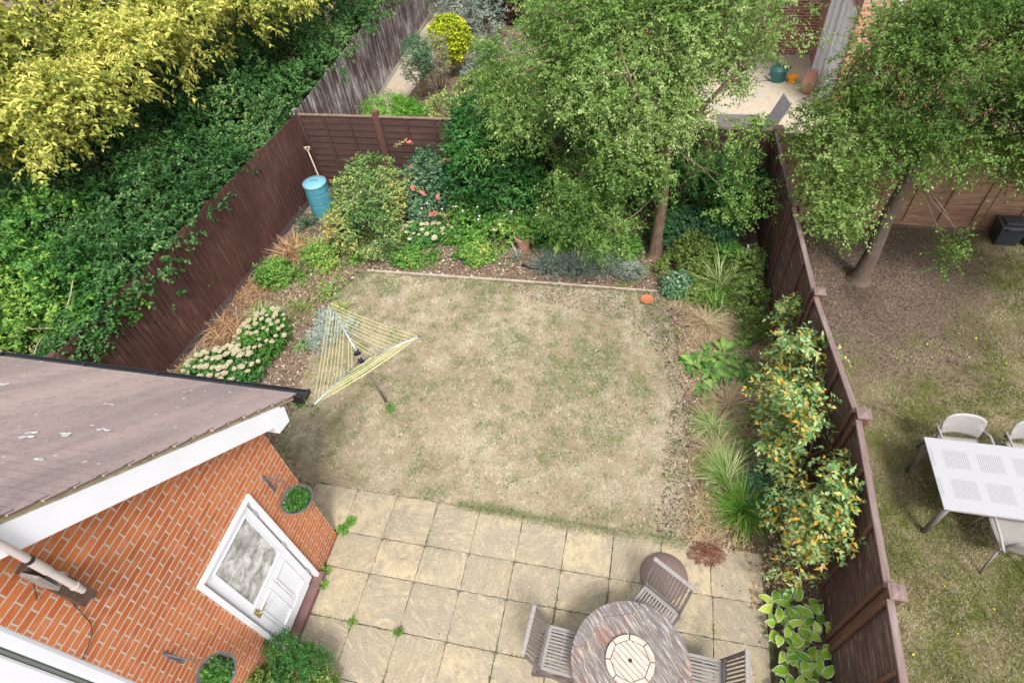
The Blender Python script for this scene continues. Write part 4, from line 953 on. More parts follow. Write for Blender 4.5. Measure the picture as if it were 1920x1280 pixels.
hb = [(-6.2, y, 1.3, 1.4, 1.3, 1.3) for y in (8.6, 10.2, 11.8, 13.4, 15.2)] + [(-4.95, y, 1.75, .6, .8, .42) for y in (8.6, 9.6, 10.8, 12, 13.3, 14.5, 16)] + [(-8, y, 1.3, 1.5, 1.4, 1.3) for y in (9, 11, 13)] + [(-10.3, y, 1.5, 1.8, 1.6, 1.5) for y in (10, 12.8)] + [(-12.5, 12, 1.5, 2, 2, 1.5), (-9.5, 15.5, 1.5, 2.4, 2, 1.5)]
L['ivy2'] = m_leaf('mid green ivy leaves', [(0, (.03, .09, .02)), (.45, (.06, .155, .038)), (.8, (.1, .215, .06)), (1, (.18, .29, .09))], .2, .5)
hedge('far_hedge', 'dark green hedge behind the far weathered fence', hb, 15500, L['ivy2'], (-6.2, 12, 0), .08, .05, seed=62)
hb = [(-6.2, .9, 1.1, .95, .8, .95), (-5.8, 2.0, 1.35, .9, .9, .9), (-7.4, 1.9, 1.3, 1.2, 1.1, 1.1), (-7.2, 3.1, 1.5, 1.3, 1.0, 1.1), (-5.05, 1.2, 1.5, .35, .5, .4), (-4.98, 1.8, 1.55, .33, .5, .38)]
hedge('bright_hedge', 'brighter green leafy bush left of the brown fence, above the tiled roof', hb, 6000, L['hedge_light'], (-6.2, 1.8, 0), .075, .05, seed=63)
plant('lime_bush', 'light lime green bush at the far left edge, above the roof corner', 'bush', (-6.0, .2, 0), [(-6.1, .35, .9, .5, .45, .6), (-5.75, .0, .9, .35, .3, .6), (-6.6, .9, 1.0, .5, .5, .6)], 1500, 7, .18, .06, .035, L['lime'], stems=10, stem_r=.012)
plant('trailing_ivy', 'trailing dark ivy around the near end of the left fence', 'ivy', (-4.9, .6, 0), [(-4.95, .9, 1.5, .25, .5, .35), (-4.9, .45, 1.2, .25, .35, .5), (-4.75, 1.3, 1.6, .15, .4, .25)], 700, 6, .16, .06, .045, L['ivy'], stems=6)
t = thing('bare_shrub', 'pruned shrub with bare pale woody stems beside the near end of the left fence', 'shrub', (-5.4, .8, 0))
mb = MB()
for k in range(9):
    b0 = np.array([-5.4 + rng.normal() * .12, .8 + rng.normal() * .15, 0]); h1 = b0 + np.array([rng.normal() * .25, rng.normal() * .25, rng.uniform(1.2, 1.7)])
    pts = limb(b0, h1, .03, .018, mb, 6, 5, .05)
    for j in range(4):
        q = np.array(pts[rng.integers(2, 6)]); limb(q, q + np.array([rng.normal() * .3, rng.normal() * .3, rng.uniform(.1, .5)]), .012, .006, mb, 5, 3, .04)
part('stems', mb, MAT['twig_pale'], t)
P = np.array([-5.4, .8, 1.5]) + rng.normal(size=(220, 3)) * np.array([.35, .35, .3]); part('foliage', spray(P, unit(rng.normal(size=P.shape)), 5, .14, .045, .028, L['lime']), None, t)
mb = MB(); mb.lathe((-5.95, .45, 0), [(0, .0), (.16, .0), (.2, .1), (.12, .22), (.03, .3)], 12)
for i, v in enumerate(mb.v): mb.v[i] = tuple(np.array(v) + rng.normal(size=3) * .015)
single('blue_bag', mb, MAT['blue_cloth'], 'small crumpled pale blue bag on the grey path beside the left fence end', 'bag', (-5.95, .45, 0), True)

# back bed
plant('variegated_shrub', 'rounded green and yellow leaved shrub beside the blue compost bin', 'shrub', (-2.35, 5.75, 0), [(-2.4, 5.75, .75, .72, .72, .78), (-2.15, 5.2, .5, .55, .45, .5), (-2.35, 6.15, .95, .6, .5, .62), (-2.75, 5.35, .5, .45, .5, .5)], 3600, 7, .13, .05, .03, L['varieg'], stems=12, depth=.22, lump=.1, up=.3, flat=.4, hang=.1)
t = plant('red_flowered_shrub', 'blue green shrub with coral red flower spikes against the back fence', 'shrub', (-1.35, 6.5, 0), [(-1.35, 6.5, .7, .45, .4, .7), (-1.1, 6.3, 1.0, .4, .3, .5), (-1.4, 6.1, .5, .4, .4, .4)], 1400, 6, .14, .06, .035, L['bluegreen'], stems=10, depth=.4)
for x, y, z, dx, dy in ((-1.75, 6.75, 1.6, .3, 0), (-1.6, 6.35, 1.25, -.05, .2), (-1.2, 6.4, 1.3, .1, -.1), (-.85, 6.4, 1.45, .3, .1), (-1.5, 6.05, 1.05, .1, -.3), (-1.3, 5.95, 1.0, .2, -.2), (-.95, 5.9, .95, .1, -.3), (-1.0, 5.7, .7, -.3, -.1)):
    mb = MB(); sa = np.array([x - dx * .9, y - dy * .9, z - .12]); sb = np.array([x, y, z]); mb.tube([sa, sb], .006, 5)
    for k in range(34):
        u = rng.uniform(.1, 1); mb.lathe(sa + (sb - sa) * u + rng.normal(size=3) * .018 * (1.2 - .5 * u), [(0, -.014), (.013, 0), (0, .014)], 5)
    part('flower_spike', mb, MAT['seed'], t)
    mb = MB(); d3 = Vector((dx, dy, -.1)).normalized() * .12
    for k in range(26):
        s_ = rng.uniform(0, 1); c = Vector((x, y, z)) + d3 * s_ + Vector(rng.normal(size=3) * .02); mb.lathe(c, [(0, -.018), (.018, 0), (0, .02)], 5)
    part('flower', mb, MAT['petal_red'], t)
plant('laurel_shrub', 'tall dark glossy green shrub between the red flowered shrub and the tree', 'shrub', (0, 6.6, 0), [(-.15, 6.6, .95, .75, .55, .95), (.4, 6.5, .7, .6, .55, .75), (-.35, 6.8, 1.6, .5, .45, .6), (.1, 6.9, 2.0, .55, .4, .5), (.5, 6.7, 1.5, .5, .4, .5)], 3000, 7, .2, .085, .035, L['dark'], stems=16, depth=.35, up=.4, hang=.3, flat=.4)
plant('climbing_shrub', 'dense dark evergreen shrub behind the tree trunk by the back fence', 'shrub', (3.6, 6.8, 0), [(2.0, 6.95, 1.3, .7, .3, .45), (3.2, 6.95, 1.2, .7, .3, .5), (2.3, 6.75, .8, .8, .4, .8), (3.6, 6.75, .8, .8, .4, .8), (4.5, 6.5, .8, .6, .5, .8), (1.5, 6.6, .7, .6, .4, .7)], 3000, 6, .18, .06, .035, L['dark'], stems=12, depth=.4, gap=-1.2)
plant('spurge_clump', 'blue green whorled clump right of the tree trunk', 'plant', (3.85, 6.1, 0), [(3.75, 6.05, .3, .5, .4, .35), (4.3, 5.9, .3, .5, .35, .35)], 900, 9, .1, .07, .014, L['bluegreen'], flat=.2, up=.6)
plant('green_bush', 'bright mid green bush in front of the dark shrubs right of the trunk', 'bush', (4.4, 6.1, 0), [(4.45, 6.25, .7, .4, .35, .5)], 700, 7, .12, .055, .035, L['hedge_light'])
plant('golden_box_bush', 'yellowish green low bush right of the trunk beside the lawn edge', 'bush', (3.85, 5.35, 0), [(3.85, 5.35, .3, .45, .38, .38), (3.55, 5.2, .2, .25, .25, .25)], 1100, 7, .1, .04, .024, L['lime'], depth=.3, up=.4)
plant('fence_bush', 'leafy green bush against the right fence beside the strap leaved tuft', 'bush', (4.95, 5.0, 0), [(4.8, 5.0, .45, .28, .36, .4), (4.85, 4.4, .28, .22, .3, .3), (4.88, 3.8, .22, .2, .28, .22)], 800, 6, .12, .045, .026, L['tree2'], depth=.45, stems=10, gap=-1.1)
plant('geranium_clump', 'low bright green leafy clump left of the terracotta pot', 'plant', (-.1, 5.75, 0), [(-.35, 5.85, .2, .5, .4, .26), (.15, 5.7, .18, .45, .35, .24), (-.05, 5.35, .12, .35, .28, .17), (.3, 6.1, .25, .4, .3, .3), (-.5, 6.3, .3, .4, .3, .4)], 1500, 6, .1, .07, .06, L['herb'], flat=.75, up=.5)
plant('low_green_clump', 'low green leafy clump between the terracotta pot and the lavender', 'plant', (1.5, 5.6, 0), [(1.35, 5.75, .3, .4, .35, .3), (1.9, 5.75, .3, .5, .4, .35), (1.2, 6.2, .3, .4, .3, .35)], 1300, 6, .12, .05, .032, L['herb'], up=.4)
for i, (x, y, r, lb) in enumerate(((1.35, 5.05, .27, 'grey green lavender mound at the left end of the row, by the black hose'), (1.85, 5.05, .3, 'grey green lavender mound, second from the left along the lawn edging'), (2.35, 5.15, .32, 'widest grey green lavender mound in the middle of the row along the lawn edging'), (2.85, 5.05, .2, 'smallest grey lavender mound, left of the tree trunk foot'))):
    t = thing('lavender', lb, 'lavender', (x, y, 0), 0, 'grey lavender mounds along the lawn edging')
    n = 420; a = rng.uniform(0, 2 * PI, n)
    part('foliage', ribbon_mesh(np.c_[x + np.cos(a) * r * .5 * rng.uniform(0, 1, n), y + np.sin(a) * r * .5 * rng.uniform(0, 1, n), np.full(n, .03)], a, rng.uniform(.1, 1.1, n), r * rng.uniform(1.0, 1.7, n), np.full(n, .009), L['lavender'], 4, .25), None, t)
    P, O = blob_points([(x, y, .12, r, r * .9, r * .85)], 260); part('leaves', spray(P, O, 8, .08, .035, .008, L['lavender'], up=.4), None, t)
def sedum(name, label, x, y, rx, ry, h, nheads, headr, m_l, m_f, n=900, group=None, spreadz=.0):
    t = thing(name, label, 'plant', (x, y, 0), 0, group)
    P, O = blob_points([(x, y, h * .45, rx, ry, h * .55)], n, depth=.3); part('foliage', spray(P, O, 6, .09, .055, .034, m_l, up=.6, flat=.6), None, t)
    mb = MB()                                        # one flower head: a bumpy flat dome
    for ring, (rr, zz, k) in enumerate(((0, .028, 1), (.35, .025, 6), (.68, .017, 11), (.98, .004, 15))):
        for j in range(k):
            a = 2 * PI * j / k + ring; q = headr * .24 * rng.uniform(.8, 1.2)
            mb.lathe((rr * headr * math.cos(a) + rng.normal() * .002, rr * headr * math.sin(a), zz * headr / .05 + rng.normal() * .003), [(0, -q * .5), (q, -.1 * q), (q * .75, q * .45), (0, q * .7)], 6)
    mb.lathe((0, 0, -.01), [(0, -.1), (.006, -.1), (.006, -.02), (headr * .9, .004), (0, .02)], 10)
    me = mesh_of(mb, m_f, True); pts = []
    tries = 0
    while len(pts) < nheads and tries < 4000:
        tries += 1; a = rng.uniform(0, 2 * PI); r = math.sqrt(rng.uniform()); px, py = x + rx * 1.02 * r * math.cos(a), y + ry * 1.02 * r * math.sin(a)
        if all((px - q[0]) ** 2 + (py - q[1]) ** 2 > (headr * 1.75) ** 2 for q in pts): pts.append((px, py, h * .45 + h * .6 * math.sqrt(max(.05, 1 - r * r * .9)) + .03))
    for (px, py, pz) in pts:
        o = bpy.data.objects.new('flower_head', me); col.objects.link(o); o.parent = t; o.location = (px - x, py - y, pz)
        s_ = rng.uniform(.6, 1.15); o.scale = (s_, s_, s_); o.rotation_euler = ((py - y) * -.5 / ry * .8, (px - x) * .5 / rx * .8, rng.uniform(0, 6))
    return t
sedum('sedum', 'flowering sedum clump with dense cream heads over dark green leaves, beside the left fence border', -3.3, 2.5, .44, .66, .44, 52, .042, L['herb'], MAT['cream'])
sedum('sedum', 'pale yellow green sedum clump with larger cream heads, behind the roof gutter', -3.6, 1.72, .66, .46, .46, 54, .05, L['sedum'], MAT['cream'])
sedum('sedum', 'cream flowered sedum clump at the foot of the variegated shrub', -1.35, 5.7, .45, .32, .34, 22, .05, L['sedum'], MAT['cream'], 600)
sedum('sedum', 'small straggly cream flowered sedum left of the bright green clump', -.75, 5.75, .22, .2, .3, 8, .04, L['herb'], MAT['cream'], 250)
sedum('sedum', 'small blue green sedum with pale green buds beside the orange saucer', 3.66, 4.75, .23, .22, .3, 26, .024, L['bluegreen'], MAT['cream_green'], 500)
# strappy tufts
def tuft(name, label, x, y, n, length, wd, m, lean=(.1, 1.1), r=.08, curl=.5, az=None, group=None, cat='grass tuft', spread=PI):
    t = thing(name, label, cat, (x, y, 0), 0, group)
    a = rng.uniform(0, 2 * PI, n) if az is None else az + rng.normal(size=n) * spread
    rr = r * np.sqrt(rng.uniform(size=n))
    aa = rng.uniform(0, 2 * PI, n)
    part('blades', ribbon_mesh(np.c_[x + np.cos(aa) * rr, y + np.sin(aa) * rr, np.full(n, .01)], a, rng.uniform(*lean, n), length * rng.uniform(.55, 1.15, n), np.full(n, wd) * rng.uniform(.7, 1.2, n), m, 6, curl), None, t)
    return t
tuft('grass_tuft', 'fresh green grassy tuft at the patio corner below the climber', 4.6, .66, 460, .58, .011, L['grass'])
tuft('grass_tuft', 'yellow green feathery grass tuft above the fresh green one', 4.4, 1.08, 420, .58, .009, L['strap'], az=2.2, spread=.9)
tuft('grass_tuft', 'pale strap leaved tuft under the fence bush near the back', 4.4, 4.85, 240, .75, .022, L['strap'], r=.12)
tuft('grass_tuft', 'green strap leaved tuft in front of the golden bush', 4.3, 4.45, 160, .5, .018, L['grass'], r=.12)
tuft('grass_tuft', 'straw coloured flopped tuft above the broad leaved plants', 4.15, 4.0, 360, .5, .008, L['dry'], lean=(.6, 1.5), curl=.6)
tuft('grass_tuft', 'straw coloured flopped tuft right beside the broad leaved plants', 4.45, 2.35, 420, .52, .008, L['dry'], lean=(.6, 1.5))
tuft('grass_tuft', 'greenish straw tuft in the middle of the right bed', 4.25, 1.95, 420, .5, .007, L['strap'], lean=(.7, 1.5))
tuft('grass_tuft', 'dry pale tuft sprawling near the lawn edge in the right bed', 4.3, 1.5, 420, .5, .007, L['dry'], lean=(.7, 1.5))
tuft('grass_tuft', 'pale strap leaved tuft at the left foot of the variegated shrub', -3.55, 5.15, 90, .5, .02, L['strap'], lean=(.5, 1.3), r=.12)
tuft('grass_tuft', 'pale strap leaved tuft at the right foot of the variegated shrub', -1.85, 5.3, 70, .5, .016, L['strap'], lean=(.2, 1.1), r=.1)
tuft('dead_fern', 'heap of dried orange fronds beside the left fence, in front of the compost bin', -4.0, 5.0, 420, .5, .022, L['rust'], lean=(.7, 1.5), r=.25, cat='dead plant')
tuft('dead_fern', 'dried orange fronds beside the left fence behind the cream sedums', -4.2, 2.75, 320, .45, .018, L['rust'], lean=(.6, 1.5), r=.28, cat='dead plant')
tuft('dead_fern', 'dried orange stalks in the corner of fence and gutter', -4.4, 1.75, 130, .4, .016, L['rust'], lean=(.6, 1.4), r=.25, cat='dead plant')
tuft('dead_fern', 'sparse dried fronds halfway along the left fence', -4.3, 3.9, 200, .32, .014, L['rust'], lean=(.8, 1.5), r=.3, cat='dead plant')
tuft('grass_tuft', 'yellowing strap leaves behind the dark leaved cream sedum', -3.8, 3.2, 120, .4, .014, L['strap'], lean=(.5, 1.4), r=.15)
plant('silver_lavender', 'silvery grey bushy plant under the rotary dryer', 'plant', (-2.25, 2.9, 0), [(-2.3, 3.1, .18, .27, .22, .2), (-2.3, 2.7, .16, .25, .25, .18), (-1.95, 3.05, .14, .2, .18, .15)], 700, 9, .09, .04, .01, L['silver'], up=.6, flat=.2)
for x, y, r, m_, lb in ((-3.0, 4.5, .3, 'herb', 'low green weedy plant left of the lawn corner'), (-3.5, 4.3, .22, 'hedge_light', 'bright green weed beside the dried orange fronds'), (-2.7, 3.9, .25, 'herb', 'sparse green plant at the left lawn edge'), (-2.1, 1.45, .14, 'herb', 'small dark green weed beside the gutter end'), (-2.5, 4.9, .25, 'herb', 'green foliage at the left end of the lawn edging'), (-3.1, 3.5, .2, 'lime', 'yellowish weed in the left bed above the sedums'), (-2.3, 3.6, .15, 'climber', 'yellow leaved weed beside the dryer arm tip'), (-2.65, 2.6, .13, 'climber', 'yellow leaved weed left of the silvery plant'), (-1.0, 5.1, .25, 'herb', 'low green plant on the back bed above the edging'), (4.8, 2.2, .2, 'herb', 'low green plant below the climber'), (4.6, 1.65, .18, 'herb', 'small green plant amid the dry tufts of the right bed'), (-4.1, 5.9, .3, 'bluegreen', 'green foliage at the foot of the compost bin'), (4.75, 3.6, .2, 'herb', 'low green plant beside the right fence by the broad leaves')):
    plant('weed_plant', lb, 'plant', (x, y, 0), [(x, y, r * .25, r * 1.1, r * 1.0, r * .4)], int(420 * r), 5, .11, .05, .022, L[m_], up=.3, depth=.9, lump=.5, spread=.9)
for x, y, r, h, m_, lb in ((-.2, 5.15, .3, .2, 'herb', 'low green foliage at the front of the back bed beside the teal cup'), (-1.5, 5.05, .35, .2, 'herb', 'low foliage in front of the back bed sedum'), (.9, 5.95, .35, .45, 'hedge_light', 'mid green leafy plant behind the terracotta pot'), (-.8, 6.2, .35, .5, 'herb', 'leafy green plant between red flowered shrub and bright clump'), (2.6, 5.6, .4, .4, 'herb', 'leafy plant behind the lavenders left of the trunk'), (3.4, 6.2, .4, .6, 'dark', 'dark bushy plant right behind the tree trunk'), (4.6, 5.5, .4, .45, 'herb', 'leafy green plant right of the golden bush'), (4.0, 4.85, .3, .2, 'lime', 'yellowish green low plant right of the budded sedum'), (-3.2, 4.9, .35, .3, 'herb', 'green foliage left of the variegated shrub foot'), (-3.9, 4.2, .3, .3, 'herb', 'green weedy clump by the middle of the left fence'), (-3.1, 5.6, .3, .4, 'bluegreen', 'dull green foliage between compost bin and variegated shrub'), (.4, 6.6, .5, .5, 'dark', 'dark low growth under the glossy shrub')):
    plant('border_plant', lb, 'plant', (x, y, 0), [(x, y, h * .5, r, r * .9, h * .6)], int(1500 * r), 6, .11, .055, .03, L[m_], up=.35, depth=.6, lump=.4, gap=-1.0, gs=5, hang=.15)
# broad leaves (shaped leaf blades)
def broad(name, label, cat, base, spots, Ln, W, mats_, rim=.16, cup=.18, arch=.5, per=9, lean=(.35, 1.1), h=.1, group=None):
    """rosettes of broad leaves; second material is the pale margin"""
    t = thing(name, label, cat, base, 0, group); V = []; F = []; MI = []; R_ = []
    us = np.linspace(0, 1, 8); vs_ = [-1, -(1 - rim), -.4, 0, .4, 1 - rim, 1]
    for (x, y) in spots:
        for k in range(per):
            a = 2 * PI * k / per + rng.uniform(-.4, .4); le = rng.uniform(*lean); l_ = Ln * rng.uniform(.65, 1.15); w_ = W * rng.uniform(.8, 1.15)
            D = np.array([math.cos(a), math.sin(a), 0]); S = np.array([-math.sin(a), math.cos(a), 0]); p = np.array([x, y, 0.]) + D * .03
            el = PI / 2 - le * .45; pet = h * rng.uniform(.6, 1.3) * (1.3 if k % 2 else .8)
            p = p + (D * math.cos(el) + np.array([0, 0, 1]) * math.sin(el)) * pet; el = PI / 2 - le - .25; o = len(V); roll = rng.normal() * .2
            for i, u in enumerate(us):
                prof = math.sin(PI * (u * .96 + .04) ** .68) if u < 1 else .0
                Nn = -D * math.sin(el) + np.array([0, 0, 1]) * math.cos(el); S2 = S * math.cos(roll) + Nn * math.sin(roll)
                for v in vs_: V.append(p + S2 * v * w_ * .5 * prof + Nn * (abs(v) ** 1.5) * cup * w_ * prof * .6 + Nn * .003 * math.sin(u * 22 + v * 3))
                p = p + (D * math.cos(el) + np.array([0, 0, 1]) * math.sin(el)) * l_ / 7; el -= arch / 7 * 2.2
            nv_ = len(vs_); r = rng.uniform()
            for i in range(7):
                for j in range(nv_ - 1):
                    F.append((o + i * nv_ + j, o + i * nv_ + j + 1, o + (i + 1) * nv_ + j + 1, o + (i + 1) * nv_ + j)); MI.append(1 if (j in (0, nv_ - 2) or i == 6) and len(mats_) > 1 else 0); R_.append(r)
    V = np.array(V); V[:, 2] = np.maximum(V[:, 2], .012)
    me = np_mesh(V, np.array(F), mats_, np.array(R_), np.array(MI)); me.polygons.foreach_set('use_smooth', [True] * len(me.polygons))
    part('leaves', me, None, t); return t
L['hosta'] = m_leaf('hosta leaf green', [(0, (.15, .34, .03)), (.5, (.33, .56, .05)), (1, (.56, .7, .1))], .3, .42)
L['hosta_rim'] = m_leaf('hosta cream margin', [(0, (.5, .55, .36)), (1, (.72, .74, .55))], .2, .45)
hs_sp = [(4.93, -.5), (5.13, -.45), (5.3, -.55), (4.93, -.72), (5.13, -.7), (5.3, -.8), (5.0, -.92), (5.2, -.98), (5.05, -1.15), (5.28, -1.2), (5.05, -1.38), (5.28, -1.45), (5.1, -1.65), (4.9, -1.5)]
broad('hosta', 'hosta with bright green leaves edged in cream, on the patio corner beside the right fence', 'plant', (5.1, -.95, 0), hs_sp, .18, .1, [L['hosta'], L['hosta_rim']], per=10, h=.13, lean=(.45, 1.2), rim=.22, cup=.12)
L['prim'] = m_leaf('broad fresh green leaves', [(0, (.05, .16, .03)), (.5, (.12, .28, .05)), (1, (.3, .45, .11))], .25, .55, .3)
for x, y, k, lb in ((4.3, 3.3, 13, 'broad leaved rosette at the top of its group, just below the flopped straw tuft'), (4.75, 2.95, 11, 'broad leaved rosette nearest the fence within its group'), (4.0, 3.1, 12, 'leafy rosette of broad green leaves nearest the lawn edge, upper left of its group'), (4.55, 3.15, 12, 'leafy rosette of broad green leaves at upper right of its group, towards the fence'), (4.15, 2.6, 10, 'leafy rosette of broad green leaves, lowest of its group'), (4.25, 2.95, 8, 'small rosette of broad leaves amid its group')):
    broad('broad_leaved_plant', lb, 'plant', (x, y, 0), [(x, y), (x + .1, y - .06)] if k < 11 else [(x - .08, y), (x + .12, y + .08), (x, y - .1)], .2, .085, [L['prim']], per=k, lean=(.5, 1.3), h=.06, group='broad leaved plants in the right bed')
# climber on the right fence
cb = [(5.08, 3.1, 1.15, .28, .35, .35), (5.05, 2.65, 1.15, .3, .4, .4), (5.12, 2.15, 1.4, .3, .4, .35), (4.95, 2.0, .85, .3, .4, .35), (5.1, 1.55, 1.3, .32, .45, .4), (5.05, 1.2, 1.1, .3, .35, .4), (4.92, 1.25, .8, .26, .4, .3), (5.18, .95, 1.45, .28, .4, .35), (5.18, .4, 1.4, .3, .4, .35), (5.0, .3, .85, .25, .35, .3), (5.1, .0, 1.15, .3, .28, .35), (5.05, -.25, .75, .28, .2, .3)]
plant('climber', 'bushy climber with green and orange yellow leaves spilling off the right fence', 'climber', (5.2, 1.2, 0), cb, 2300, 6, .16, .07, .04, L['climber'], clus=.06, depth=.6, stems=34, lump=.3, gap=-.42, gs=6.5, up=.2, hang=.3, flat=.5, spread=.7)
plant('trailing_plant', 'grey green leafy sprig beside the log at the foot of the climber', 'plant', (4.85, .95, 0), [(4.85, .95, .2, .2, .3, .2)], 160, 6, .12, .07, .022, L['bluegreen'], up=.5)
mb = MB(); mb.tube([(4.98, .62, .05), (5.3, .86, .3)], [.035, .032], 9); single('log', mb, MAT['timber_dark'], 'short dark log leaning behind the fresh green grass tuft', 'log', (4.98, .62, 0), True)
plant('heather', 'low reddish brown dried plant at the edge of the patio', 'plant', (4.15, .02, 0), [(4.15, .02, .05, .22, .13, .09)], 420, 8, .05, .022, .006, L['heather'], up=.6)

# ------------------------------------------------------------------ BED OBJECTS
mb = MB(); mb.beam((-2.2, 4.64, .03), (.3, 4.665, .03), .018, .04); mb.beam((.3, 4.668, .03), (2.2, 4.69, .03), .018, .038); mb.beam((2.2, 4.694, .026), (3.45, 4.7, .02), .018, .03)
single('edging_board', mb, MAT['edging'], 'thin pale wooden edging board between lawn and back bed', 'edging', (.6, 4.67, 0))
def pot(mb, c, r, h, n=24): mb.lathe(c, [(0, 0), (r * .68, 0), (r * .92, h * .78), (r * 1.03, h * .78), (r * 1.06, h), (r * .95, h), (r * .9, h * .85), (0, h * .84)], n)
t = thing('planted_pot', 'terracotta pot with leafy plant in the back bed', 'flower pot', (.72, 5.68, 0)); mb = MB(); pot(mb, (.72, 5.68, 0), .17, .3); part('pot', mb, MAT['terracotta_pale'], t, smooth=False)
P, O = blob_points([(.72, 5.68, .33, .14, .14, .12)], 120); part('plant', spray(P, O, 6, .08, .05, .03, L['herb'], up=.4), None, t)
mb = MB(); mb.lathe((3.17, 4.44, .03), [(0, 0), (.085, 0), (.12, .035), (.113, .035), (.08, .01), (0, .01)], 28); single('plant_saucer', mb, MAT['terracotta'], 'small orange terracotta saucer on the soil at the lawn corner', 'saucer', (3.17, 4.44, .03), True)
mb = MB(); mb.tube([(.8, 5.12, .03), (.95, 5.06, .035), (1.15, 5.04, .03), (1.3, 5.03, .03)], .025, 8); single('black_pipe', mb, MAT['black_plastic'], 'short black plastic pipe lying left of the lavenders', 'pipe', (1.05, 5.05, 0), True)
mb = MB(); mb.lathe((-.35, 5.06, 0), [(0, 0), (.03, 0), (.04, .07), (.03, .075), (0, .075)], 10); single('plant_label_cup', mb, MAT['bin_green'], 'tiny teal plastic cup on the back bed', 'cup', (-.35, 5.06, 0))
tuft('grass_tuft', 'small grey green iris fan beside the terracotta pot', .65, 5.3, 26, .3, .022, L['silver'], lean=(.05, .7), r=.06, curl=.2)
t = thing('pink_flowers', 'scattered pale pink blooms above the green clump in the back bed', 'flowers', (.1, 6.0, 0))
for k in range(26):
    x, y, z = .1 + rng.normal() * .7, 5.95 + rng.normal() * .3, .55 + rng.uniform(0, .25); mb = MB(); mb.lathe((x, y, z), [(0, -.01), (.022, .0), (.014, .014), (0, .02)], 6); mb.tube([(x, y, .1), (x, y, z)], .003, 4, mi=1); part('flower', mb, [MAT['petal_pink'], MAT['seed']], t)
mb = MB(); mb.box((4.78, 5.35, .55), (.02, .1, .16)); mb.tube([(4.78, 5.35, 0), (4.78, 5.35, .5)], .006, 5); single('plant_tag', mb, MAT['white'], 'small white plant tag among the fence bush leaves', 'plant tag', (4.78, 5.35, 0))

# compost bin
c = (-3.93, 6.47, 0); t = thing('compost_bin', 'turquoise plastic compost bin with paler lid in the far left corner', 'compost bin', c)
mb = MB(); n = 48; prof = [(.27, 0), (.265, .25), (.258, .27), (.262, .3), (.25, .5), (.243, .52), (.247, .55), (.235, .68), (.225, .72), (0, .72)]
vs = []; fs = []
for r, z in prof:
    for k in range(n):
        a = 2 * PI * k / n; rr = r * (1 + (.022 if (k // 3) % 2 else 0) * (r > .1)); vs.append((c[0] + rr * math.cos(a), c[1] + rr * math.sin(a), z))
for i in range(len(prof) - 1):
    for k in range(n): fs.append((i * n + k, i * n + (k + 1) % n, (i + 1) * n + (k + 1) % n, (i + 1) * n + k))
mb.add(vs, fs); part('body', mb, MAT['bin_blue'], t)
mb = MB(); mb.lathe((c[0], c[1], .72), [(.25, -.03), (.256, .0), (.25, .02), (.2, .025), (.19, .035), (.1, .045), (0, .047)], 40); ld = part('lid', mb, MAT['bin_lid'], t, smooth=True)
mb = MB(); mb.beam((c[0] - .08, c[1] - .02, .773), (c[0] + .08, c[1] + .03, .773), .045, .02); bevel(part('lid_handle', mb, MAT['bin_blue'], ld), .006)
t = thing('garden_fork', 'wooden handled garden fork leaning in the fence corner behind the compost bin', 'garden fork', (-3.95, 6.75, 0))
mb = MB(); a, b = Vector((-3.92, 6.72, .1)), Vector((-4.2, 7.05, 1.1)); mb.tube([a, b], .016, 7); mb.tube([b, b + Vector((-.07, 0, .09))], .013, 6); mb.tube([b, b + Vector((.05, .03, .09))], .013, 6); mb.tube([b + Vector((-.07, 0, .09)), b + Vector((.05, .03, .09))], .014, 6); part('shaft', mb, MAT['timber_pale'], t)
mb = MB()
for k in range(4): mb.tube([a + Vector((-.06 + .04 * k, -.03, 0)), a + Vector((-.06 + .04 * k, -.05, -.1))], .006, 5)
mb.beam(a + Vector((-.07, -.03, 0)), a + Vector((.07, -.03, 0)), .015, .015); part('tines', mb, MAT['metal_grey'], t)

# ------------------------------------------------------------------ ROTARY DRYER
t = thing('rotary_dryer', 'three armed rotary clothes dryer with yellow lines standing on the lawn', 'clothes dryer', (-.66, 1.61, 0))
H1 = Vector((-.67, 1.43, 1.35)); H2 = Vector((-.72, 1.49, 1.44)); base = Vector((-.66, 1.61, 0))
mb = MB(); mb.tube([base, H1], .02, 12); mb.tube([base, base.lerp(H1, .12)], .026, 12); part('pole', mb, MAT['pole'], t, smooth=True)
mb = MB(); mb.tube([H1, H2 + (H2 - H1) * .6], .012, 10); part('upper_pole', mb, MAT['steel'], t, smooth=True)
for H in (H1, H2):
    mb = MB(); mb.tube([H - Vector((0, 0, .03)), H + Vector((0, 0, .03))], .035, 12)
    for a in (0, 2.1, 4.2): mb.box(H + Vector((math.cos(a) * .04, math.sin(a) * .04, 0)), (.03, .03, .035))
    bevel(part('hub', mb, MAT['black_plastic'], t), .004)
tips = [Vector((-1.38, 2.18, 1.66)), Vector((.16, 1.72, 1.65)), Vector((-.83, .42, 1.65))]; srcs = [H2, H1, H1]
for s_, tp in zip(srcs, tips):
    mb = MB(); mb.tube([s_, tp], .011, 8); am = part('arm', mb, MAT['steel'], t, smooth=True)
    mb = MB(); dd = (tp - s_).normalized(); mb.tube([tp - dd * .02, tp + dd * .015], .015, 8); part('end_cap', mb, MAT['metal_grey'], am)
mb = MB()
for k in range(10):
    if k == 7: continue
    f = 1 - k * .088
    for i in range(3):
        a = srcs[i].lerp(tips[i], f); j = (i + 1) % 3; b = srcs[j].lerp(tips[j], f)
        sg = .02 + .035 * f * random.uniform(.3, 1.3)
        mb.tube([a + (b - a) * u + Vector((0, 0, -sg * 4 * u * (1 - u))) for u in np.linspace(0, 1, 7)], .0028, 5)
part('washing_lines', mb, MAT['line'], t)
L['tuftgreen'] = L['grass']
